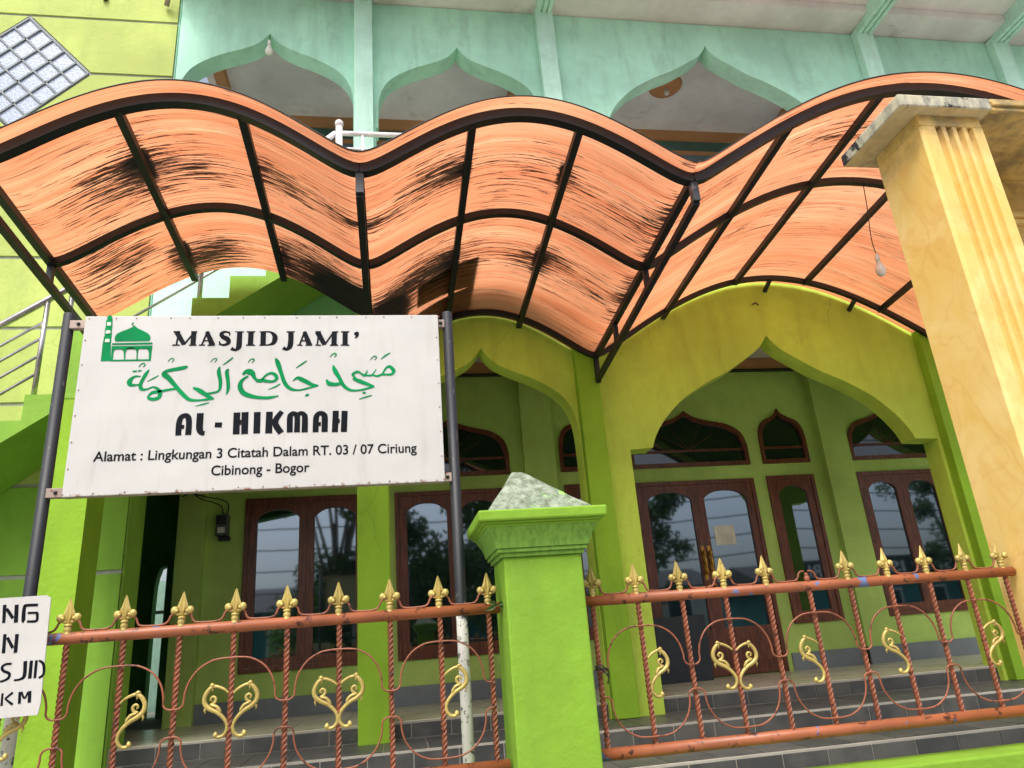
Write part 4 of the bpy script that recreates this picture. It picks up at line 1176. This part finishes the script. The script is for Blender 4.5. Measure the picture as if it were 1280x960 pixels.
# ================================================================ SIGN BOARD
YS = 2.72
SX, SZ = -1.14, 0.598
sb = thing('mosque_sign', 'white enamel mosque name board with green Arabic script on black poles', 'sign', (-0.48, 2.75, -H))
SW, SH = 1.335, 0.694
fm = MB()
nsub = 12
brd = MB().box(SX, SX + SW, YS, YS + 0.012, SZ, SZ + SH).build('board', 'sign', sb, org=(SX, YS, SZ), bevel=0.002)
rim = MB()
for x0, x1, z0, z1 in ((SX, SX + SW, SZ, SZ + 0.02), (SX, SX + SW, SZ + SH - 0.02, SZ + SH), (SX, SX + 0.02, SZ + 0.021, SZ + SH - 0.021), (SX + SW - 0.02, SX + SW, SZ + 0.021, SZ + SH - 0.021)):
    rim.box(x0, x1, YS + 0.0125, YS + 0.035, z0, z1)
rim.build('back_frame', 'rust', sb)
for x in (-1.212, 0.236):
    MB().tube([(x, YS + 0.035, -H), (x, YS + 0.035, 1.317)], 0.0205, 16).build('pole', 'post', sb)
for x0, x1, z in ((-1.20, SX + 0.004, SZ + SH - 0.025), (SX + SW - 0.004, 0.222, SZ + SH - 0.03), (-1.20, SX + 0.004, SZ + 0.02), (SX + SW - 0.004, 0.222, SZ + 0.02)):
    br = MB().box(x0, x1, YS + 0.016, YS + 0.042, z - 0.017, z + 0.017)
    b_ = br.build('bracket', 'rust', sb, bevel=0.002)
    MB().ball(((x0 + x1) / 2, YS + 0.014, z), 0.007, 8).build('bolt', 'dark', b_)
nails = MB()
random.seed(3)
xs_ = [SX + 0.012 + (SW - 0.024) * k / 14 for k in range(15)]
for x in xs_:
    for z in (SZ + 0.009, SZ + SH - 0.009): nails.ball((x + random.uniform(-.02, .02), YS, z), 0.0035, 6)
for k in range(1, 7):
    for x in (SX + 0.009, SX + SW - 0.009): nails.ball((x, YS, SZ + SH * k / 7), 0.0035, 6)
nails.build('rivets', 'rust', sb)

def letters(strokes, counts, mat, parent, ox, oz, y, th=0.0012, fat=1.0):
    i = 0
    for c in counts:
        ribbon(strokes[i:i + c], 'letter', mat, parent, ox, oz, y, th=th, fat=fat); i += c
def ribbon(strokes, name, mat, parent, ox, oz, y, th=0.0012, org=None, cal=False, fat=1.0):
    """strokes of (x, z, width) in 0.1 mm; each stroke its own thin raised layer"""
    mb = MB()
    for si, st in enumerate(strokes):
        st = [(a / 10000 + ox, b / 10000 + oz, c / 10000 * fat) for a, b, c in st]
        yy = y - th - 0.00012 * (si % 9)
        if all(p[2] == 0 for p in st):
            mb.prism([(p[0], p[1]) for p in st], yy, y); continue
        c = smooth_curve(st, 5) if len(st) > 2 else st
        L, Rr = [], []
        for k, (x, z, w) in enumerate(c):
            a = c[max(0, k - 1)]; b = c[min(len(c) - 1, k + 1)]
            dx, dz = b[0] - a[0], b[1] - a[1]; l = math.hypot(dx, dz) or 1
            nx_, nz_ = -dz / l, dx / l
            if cal:      # broad nib look: slightly thinner on rising diagonals
                w *= 0.85 + 0.25 * abs(nx_ * 0.7 + nz_ * 0.7)
            L.append((x + nx_ * w / 2, z + nz_ * w / 2)); Rr.append((x - nx_ * w / 2, z - nz_ * w / 2))
        for k in range(len(c) - 1):
            q = [L[k], L[k + 1], Rr[k + 1], Rr[k]]
            mb.quad(*[(p[0], yy, p[1]) for p in q])
            mb.quad((L[k][0], yy, L[k][1]), (L[k + 1][0], yy, L[k + 1][1]), (L[k + 1][0], y, L[k + 1][1]), (L[k][0], y, L[k][1]))
            mb.quad((Rr[k][0], yy, Rr[k][1]), (Rr[k + 1][0], yy, Rr[k + 1][1]), (Rr[k + 1][0], y, Rr[k + 1][1]), (Rr[k][0], y, Rr[k][1]))
    return mb.build(name, mat, parent, org=org)
T_arabic=[[[2330,4430,40],[2120,4430,80],[1970,4260,160],[2000,4110,120],[2190,4090,70],[2360,4130,40]],[[2030,4630,50],[2180,4650,60]],[[2220,4650,60],[2340,4670,40]],[[2600,4700,40],[2500,4510,120],[2410,4290,110],[2350,4070,110],[2420,3920,100],[2600,3920,60],[2780,4000,50],[2950,3940,80],[3060,3790,120],[3040,3590,130],[2860,3520,110],[2700,3560,90],[2670,3650,60],[2800,3780,110],[3040,3820,90],[3350,3880,80],[3620,3920,70]],[[3960,4810,60],[3800,4750,130],[3440,4680,120],[3190,4610,110],[3150,4500,160],[3310,4360,150],[3610,4000,120],[3880,3680,120],[4130,3470,100],[4450,3440,60],[4770,3470,70],[4990,3490,40]],[[4960,3500,50],[4760,3600,110],[4460,3820,130],[4220,3940,60]],[[4430,3780,30],[4670,3700,70],[4950,3730,60],[5150,3820,80],[5180,4140,110],[5100,4560,120],[5120,4770,50]],[[5450,4680,50],[5390,4550,120],[5450,4180,110],[5470,3870,100],[5420,3650,30]],[[5580,5150,40],[5410,4990,50],[5240,4850,20]],[[4820,3340,30],[4620,3280,50],[4340,3210,10]],[[2950,4460,30],[2790,4350,50],[2580,4230,20]],[[3240,5000,10],[3280,5080,30],[3380,5150,30],[3450,5090,30],[3380,4990,20]],[[4780,4970,20],[4830,5060,20],[4930,5120,30],[5000,5070,30],[4920,4960,20]],[[6150,4930,20],[6200,5020,30],[6300,5080,40],[6370,5030,40],[6290,4920,20]],[[2240,4810,20],[2280,4900,30],[2380,4960,30],[2450,4900,30],[2380,4800,20]],[[5980,4430,80],[6070,4540,140],[6210,4550,190],[6330,4480,160],[6410,4300,100],[6580,4150,80],[6780,4190,90]],[[6180,4380,60],[5960,4200,110],[5900,3950,150],[6040,3690,150],[6380,3540,120],[6790,3480,90],[7030,3490,90],[7320,3550,30]],[[6470,4170,80],[6670,4200,100],[6840,4160,100],[7090,4140,80],[7220,4240,110],[7170,4400,110],[7000,4480,80],[6810,4380,70],[6690,4210,70]],[[7160,5090,50],[7250,4890,150],[7390,4470,120],[7540,4050,120],[7760,3820,100],[8060,3760,60],[8350,3820,70],[8790,3930,50]],[[8770,3940,50],[8560,3970,110],[8260,4140,140],[8000,4260,110],[7820,4130,20]],[[8310,3520,60],[8370,3550,90],[8440,3570,60]],[[8330,4970,40],[8140,4830,60],[7940,4680,20]],[[7370,4040,30],[7180,3920,50],[6930,3810,10]],[[9340,4760,50],[9400,4550,140],[9570,4240,120],[9740,3910,110],[10000,3720,80],[10340,3710,60],[10680,3790,70],[10910,3850,50]],[[10890,3860,50],[10600,3970,110],[10260,4120,120],[10080,4190,50]],[[9680,4030,80],[9530,3980,110],[9360,3970,120],[9170,4020,130],[9090,4170,50]],[[10260,4120,40],[10140,4280,60],[10090,4380,90],[10260,4480,80],[10410,4400,50],[10540,4320,80],[10650,4530,30]],[[10540,4320,50],[10780,4310,70],[10860,4370,60],[10990,4570,30]],[[10860,4330,50],[11010,4280,70],[11210,4340,80],[11340,4340,70]],[[11210,4340,50],[11370,4610,80],[11520,4670,100],[11670,4490,120],[11580,4350,90],[11340,4340,60]],[[11540,5260,40],[11350,5140,60],[11170,4990,20]],[[10810,3490,30],[10600,3430,50],[10320,3340,20]],[[10450,3610,50],[10510,3600,70],[10580,3600,50]],[[9220,5110,20],[9270,5200,30],[9380,5270,40],[9450,5210,40],[9370,5100,20]],[[10770,4970,20],[10820,5060,30],[10940,5130,30],[11010,5070,30],[10920,4970,20]]]
T_serif=[[[3540,6240,50],[3490,5690,50]],[[3460,6240,150],[3770,5710,130]],[[3770,5710,50],[4110,6230,50]],[[4090,6240,150],[4090,5670,150]],[[3350,6250,40],[3590,6240,40]],[[3350,5690,40],[3620,5690,30]],[[3990,6240,40],[4210,6240,40]],[[3940,5680,30],[4220,5680,30]],[[4590,6260,60],[4410,5680,50]],[[4570,6240,120],[4800,5670,170]],[[4470,5860,40],[4740,5860,40]],[[4310,5680,40],[4530,5680,30]],[[4630,5670,40],[4890,5670,30]],[[5420,6100,40],[5380,6190,50],[5230,6230,70],[5110,6150,120],[5160,6020,140],[5330,5920,160],[5390,5780,120],[5260,5680,80],[5110,5700,50],[5050,5830,30]],[[5400,6240,30],[5410,6060,30]],[[5050,5840,30],[5060,5660,30]],[[5780,6220,150],[5780,5900,160],[5770,5590,160],[5660,5460,80],[5500,5530,120]],[[5610,6230,30],[5930,6220,40]],[[6200,6220,160],[6200,5660,160]],[[6040,6220,40],[6360,6220,40]],[[6040,5660,40],[6370,5650,40]],[[6660,6220,160],[6670,5650,160]],[[6520,6220,30],[6900,6210,50],[7070,6080,130],[7110,5920,160],[7050,5740,120],[6860,5660,40],[6540,5650,40]],[[7700,6210,160],[7710,5880,160],[7680,5590,160],[7560,5460,90],[7430,5530,120]],[[7540,6210,40],[7860,6210,30]],[[8230,6220,60],[8040,5630,50]],[[8220,6210,120],[8420,5630,170]],[[8110,5820,40],[8370,5820,50]],[[7950,5640,30],[8150,5630,40]],[[8270,5630,30],[8530,5630,30]],[[8770,6190,50],[8720,5630,50]],[[8720,6190,170],[9000,5640,140]],[[9000,5640,50],[9350,6190,50]],[[9370,6190,160],[9360,5610,160]],[[8640,6200,40],[8850,6200,40]],[[8640,5630,30],[8850,5620,40]],[[9290,6190,30],[9520,6190,40]],[[9210,5620,40],[9520,5620,40]],[[9790,6190,160],[9790,5610,160]],[[9630,6190,40],[9950,6190,40]],[[9620,5620,40],[9950,5610,40]],[[10200,6180,80],[10230,6110,160],[10250,6010,90],[10170,5910,30]]]
T_block=[[[3830,2090,170],[3820,2530,170],[3870,2770,160],[4020,2850,160],[4130,2770,170],[4170,2520,170],[4170,2100,180]],[[3890,2420,130],[4010,2410,120]],[[4540,2930,200],[4550,2350,200],[4630,2170,160],[4740,2150,140]],[[5080,2460,160],[5330,2450,160]],[[5840,2920,200],[5850,2070,200]],[[6130,2930,210],[6150,2070,200]],[[5900,2530,200],[6010,2530,150]],[[6570,2920,200],[6580,2080,200]],[[7010,2920,200],[7010,2070,210]],[[7460,2920,140],[7230,2500,190],[7460,2070,190]],[[7770,2080,180],[7760,2650,180],[7810,2790,160],[7900,2830,140],[8000,2750,170],[8030,2610,170],[8030,2080,180]],[[8030,2610,160],[8060,2770,140],[8170,2830,140],[8280,2760,160],[8310,2610,180],[8310,2070,190]],[[8710,2060,180],[8720,2590,180],[8770,2750,160],[8880,2810,150],[9010,2740,180],[9040,2580,190],[9040,2060,190]],[[8790,2380,130],[8900,2380,130]],[[9450,2890,190],[9420,2040,190]],[[9780,2880,190],[9750,2040,190]],[[9510,2480,160],[9600,2480,130]]]
T_logo=[[[870,5800,0],[1160,5800,0],[1220,5070,0],[880,5070,0]],[[890,6060,0],[1150,6060,0],[1160,5790,0],[880,5790,0]],[[910,6160,0],[1150,6160,0],[1160,6040,0],[890,6040,0]],[[900,6440,0],[1130,6440,0],[1150,6150,0],[900,6150,0]],[[900,6760,0],[1120,6760,0],[1140,6430,0],[910,6430,0]],[[940,6770,0],[920,6820,0],[930,6910,0],[1000,6980,0],[1090,6910,0],[1110,6820,0],[1100,6770,0]],[[1910,6520,0],[1850,6450,0],[1690,6360,0],[1490,6270,0],[1340,6180,0],[1280,6070,0],[1270,5960,0],[1310,5870,0],[2500,5880,0],[2540,5970,0],[2520,6090,0],[2430,6190,0],[2280,6280,0],[2090,6380,0],[1980,6460,0]],[[1200,5790,0],[2620,5810,0],[2630,5740,0],[1210,5730,0]],[[1200,5670,0],[2630,5680,0],[2640,5550,0],[1210,5540,0]],[[1210,5560,0],[1280,5560,0],[1300,5060,0],[1220,5060,0]],[[1630,5570,0],[1700,5570,0],[1730,5070,0],[1690,5070,0]],[[2090,5580,0],[2130,5580,0],[2170,5070,0],[2120,5070,0]],[[2520,5590,0],[2630,5590,0],[2630,5070,0],[2560,5070,0]],[[1210,5120,0],[2630,5120,0],[2630,5060,0],[1220,5060,0]]]
T_logos=[[[1890,6650,10],[1840,6610,30],[1840,6550,30],[1900,6520,10]],[[1910,6530,20],[1910,6470,20]],[[1280,5400,20],[1290,5520,40],[1440,5580,50],[1620,5510,30],[1660,5390,20]],[[1710,5390,10],[1720,5530,40],[1900,5590,50],[2070,5520,30],[2110,5380,20]],[[2140,5380,20],[2160,5540,30],[2320,5600,50],[2490,5530,40],[2540,5380,20]]]
T_white=[[[950,6650,0],[1050,6660,0],[1090,6610,0],[1090,6520,0],[950,6520,0]],[[950,6310,0],[1070,6320,0],[1100,6280,0],[1100,6200,0],[940,6180,0]],[[960,5960,0],[1080,5960,0],[1110,5920,0],[1110,5830,0],[950,5830,0]]]
T_small=[[[110,3310,90],[160,2770,80]],[[180,3190,80],[400,2890,80]],[[450,3290,100],[500,2760,100]],[[1060,3240,80],[740,3250,80],[680,3190,90],[700,2830,100],[730,2780,80]],[[810,2770,60],[1050,2760,70],[1090,2830,70],[1070,2990,70]],[[800,3020,60],[1090,3010,60]],[[240,2440,80],[280,1890,90]],[[320,2340,70],[520,2020,80]],[[580,2420,90],[610,1880,90]],[[550,1570,60],[400,1570,60],[300,1500,70],[350,1390,70],[520,1300,70],[520,1180,70],[410,1110,60],[300,1090,50]],[[920,1620,90],[950,1210,90],[840,1110,60],[680,1100,50]],[[1090,1620,80],[1110,1110,90]],[[1230,1620,70],[1250,1110,70]],[[1300,1610,50],[1440,1490,70],[1480,1210,70],[1360,1110,60]],[[420,760,50],[440,410,60]],[[700,760,60],[510,600,50]],[[510,600,40],[740,420,60]],[[890,760,70],[920,430,70]],[[930,760,50],[1040,570,50],[1120,740,50]],[[1160,760,80],[1190,440,80]]]

OX, OZ = -1.155, 0.600
ribbon(T_arabic, 'arabic_lettering', 'printgreen', sb, OX, OZ, YS, cal=True, fat=1.15)
letters(T_serif, [8, 5, 3, 2, 3, 2, 2, 5, 8, 3, 1], 'printblack', sb, OX, OZ, YS, fat=1.25)
letters(T_block, [2, 1, 1, 3, 1, 2, 2, 2, 3], 'printblack', sb, OX, OZ, YS, fat=1.2)
ribbon(T_logo + T_logos, 'mosque_emblem', 'printgreen', sb, OX, OZ, YS)
ribbon(T_white, 'emblem_windows', 'paper', sb, OX, OZ, YS - 0.0025, th=0.0006)
def text(body, name, mat, parent, x0, x1, zc, y, hgt, flip=False, rot=0.0):
    cu = bpy.data.curves.new(name, 'FONT'); cu.body = body; cu.size = 1.0; cu.extrude = 0.0006 / max(hgt, 0.01); cu.offset = 0.012
    tmp = bpy.data.objects.new(name + '_tmp', cu); COL.objects.link(tmp)
    dg = bpy.context.evaluated_depsgraph_get()
    me = bpy.data.meshes.new_from_object(tmp.evaluated_get(dg))
    bpy.data.objects.remove(tmp); bpy.data.curves.remove(cu)
    mnx = min(v.co.x for v in me.vertices); mxx = max(v.co.x for v in me.vertices)
    s = (x1 - x0) / (mxx - mnx)
    cy_, sy_ = math.cos(rot), math.sin(rot)
    for v in me.vertices:
        lx = (v.co.x - mnx) * s; lz = v.co.y * hgt
        v.co = Vector(((x0 + lx * cy_) if not flip else (x1 - lx), y - 0.0007 + v.co.z * hgt * (-1 if not flip else 1), zc + lz + lx * sy_))
    me.materials.clear(); me.materials.append(MAT[mat])
    org = ORG[parent.name]
    for v in me.vertices: v.co -= Vector(org)
    return link(me, name, parent, org)
text('Alamat : Lingkungan 3 Citatah Dalam RT. 03 / 07 Ciriung', 'address_line', 'printblack', sb, -1.052, 0.092, 0.722, YS, 0.052, rot=-0.006)
text('Cibinong - Bogor', 'address_line', 'printblack', sb, -0.649, -0.304, 0.655, YS, 0.052)

# small stencilled plate hung on the fence
YP = 2.55
ss = MB().prism([(-1.62, -0.096), (-1.054, -0.092), (-1.050, -0.06), (-1.060, 0.243), (-1.073, 0.252), (-1.3, 0.251), (-1.62, 0.258)], YP, YP + 0.004).build('stencil_sign', 'sign', None, org=(-1.62, YP, -0.096))
tag(ss, 'white tin plate with black stencilled capitals wired to the fence at far left', 'sign')
letters(T_small, [3, 3, 3, 1, 1, 1, 2, 3, 3], 'printblack', ss, -1.2, -0.1, YP, th=0.0008, fat=1.1)
# ================================================================ ACROSS THE STREET (seen mirrored in the windows)
def tree(name, label, x, y, h, cw, seed, n=2600, low=0.42):
    rnd = random.Random(seed)
    t = thing(name, label, 'tree', (x, y, -H), 'trees across the street')
    tb = MB()
    tb.tube([(x, y, -H), (x + 0.1, y, -H + h * 0.35), (x - 0.1, y + 0.1, -H + h * 0.7)], [0.22, 0.15, 0.06], 9)
    cl = []
    for k in range(16):
        a = rnd.uniform(0, 6.28); rr_ = rnd.uniform(0.2, 1) * cw; zz = -H + h * rnd.uniform(low, 1.0)
        e = (x + math.cos(a) * rr_, y + math.sin(a) * rr_, zz)
        tb.tube([(x, y, -H + h * rnd.uniform(0.3, 0.6)), ((x + e[0]) / 2, (y + e[1]) / 2, zz - 0.3), e], [0.07, 0.04, 0.015], 6)
        cl.append((e, rnd.uniform(0.5, 1.1) * cw * 0.42))
    tb.build('trunk', 'bark', t)
    lf = MB()
    for k in range(n):
        c, r = rnd.choice(cl)
        d = Vector((rnd.gauss(0, 1), rnd.gauss(0, 1), rnd.gauss(0, 0.8)))
        d = d.normalized() * r * rnd.random() ** 0.5
        p = Vector(c) + d
        s = rnd.uniform(0.07, 0.13)
        u = Vector((rnd.gauss(0, 1), rnd.gauss(0, 1), rnd.gauss(0, 1))).normalized()
        w = u.cross(Vector((rnd.gauss(0, 1), rnd.gauss(0, 1), rnd.gauss(0, 1)))).normalized()
        lf.quad(p - u * s, p - w * s * 0.5, p + u * s, p + w * s * 0.5)
    lf.build('crown', 'leaf', t, fix=False)
    return t
tree('broadleaf_tree', 'broad leafy tree opposite the stair bay, mirrored in the left windows', -1.7, -7.2, 7.6, 2.5, 1, 11000, 0.2)
tree('broadleaf_tree', 'dense dark tree across the street mirrored in the second window', 1.4, -7.4, 6.8, 2.7, 2, 15000, 0.15)
tree('broadleaf_tree', 'slender tree across the street mirrored in the left door leaf', 8.5, -9.0, 6.0, 1.3, 3, 3500)
tree('broadleaf_tree', 'round tree across the street mirrored in the far right window', 20.4, -9.0, 6.6, 1.9, 4, 5000)
def house(name, label, x0, x1, y0, y1, zw, zr, wall, group='houses across the street'):
    t = thing(name, label, 'house', ((x0 + x1) / 2, (y0 + y1) / 2, -H), group)
    w = box('wall', wall, t, x0, x1, y0, y1, -H, zw)
    ym = (y0 + y1) / 2
    MB().prism([(y0 - 0.4, zw), (y1 + 0.5, zw), (ym, zr)], x0 - 0.4, x1 + 0.4, axis='x').build('roof', 'roof', t)
    k = int((x1 - x0) / 1.8)
    for i in range(k):
        xx = x0 + (x1 - x0) * (i + 0.5) / k
        wf = box('window', 'white_rail', t, xx - 0.5, xx + 0.5, y1 + 0.003, y1 + 0.05, -0.5, zw - 0.35)
        box('pane', 'glass', wf, xx - 0.43, xx + 0.43, y1 + 0.05, y1 + 0.06, -0.43, zw - 0.42)
    return t
house('house', 'low dark roofed teal building across the street behind the railings', 13.2, 24, -14, -9.6, 1.25, 2.15, 'houseT')
house('house', 'teal house across the street behind the two dense trees', -6.5, 4.6, -16, -11, 1.6, 2.6, 'houseT')
house('house', 'pale house across the street opposite the mosque door', 6.5, 11.2, -15, -10.5, 1.5, 2.3, 'houseW')
bn = thing('school_banner', 'black fascia board with white capitals on the teal building across the street', 'banner', (16, -9.08, 1.4))
box('board', 'dark', bn, 13.6, 21.5, -9.13, -9.09, 1.30, 2.0)
text('NEGERI 2', 'lettering', 'plastic', bn, 13.9, 16.6, 1.42, -9.087, 0.62, flip=True)
text('SMP IS', 'lettering', 'plastic', bn, 17.6, 20.2, 1.42, -9.087, 0.55, flip=True)
# utility poles and overhead cables along the far kerb
for k, x in enumerate((-14.0, 12.6, 40.0)):
    pl = thing('utility_pole', ['grey utility pole far down the street at left', 'grey utility pole across the street between two houses', 'grey utility pole far down the street at right'][k], 'pole', (x, -7.6, -H), 'utility poles along the street')
    MB().tube([(x, -7.6, -H), (x, -7.6, 6.4)], [0.14, 0.09], 10).build('shaft', 'concrete', pl)
    MB().box(x - 0.9, x + 0.9, -7.66, -7.58, 5.7, 5.8).build('crossarm', 'dark', pl)
for k in range(7):
    z = 1.9 + 0.62 * k
    pts = []
    for i in range(25):
        t = i / 24; pts.append((-14 + 54 * t, -7.6 + 0.05 * k, z + 0.9 * (((t * 2) % 1) - 0.5) ** 2 * 2))
    w = MB().tube(pts, 0.022, 5).build('overhead_cable', 'dark', None, org=(12, -7.6, z))
    tag(w, ['lowest', 'second lowest', 'third', 'middle', 'fifth', 'second highest', 'highest'][k] + ' black overhead cable along the far side of the street', 'cable', 'overhead cables')
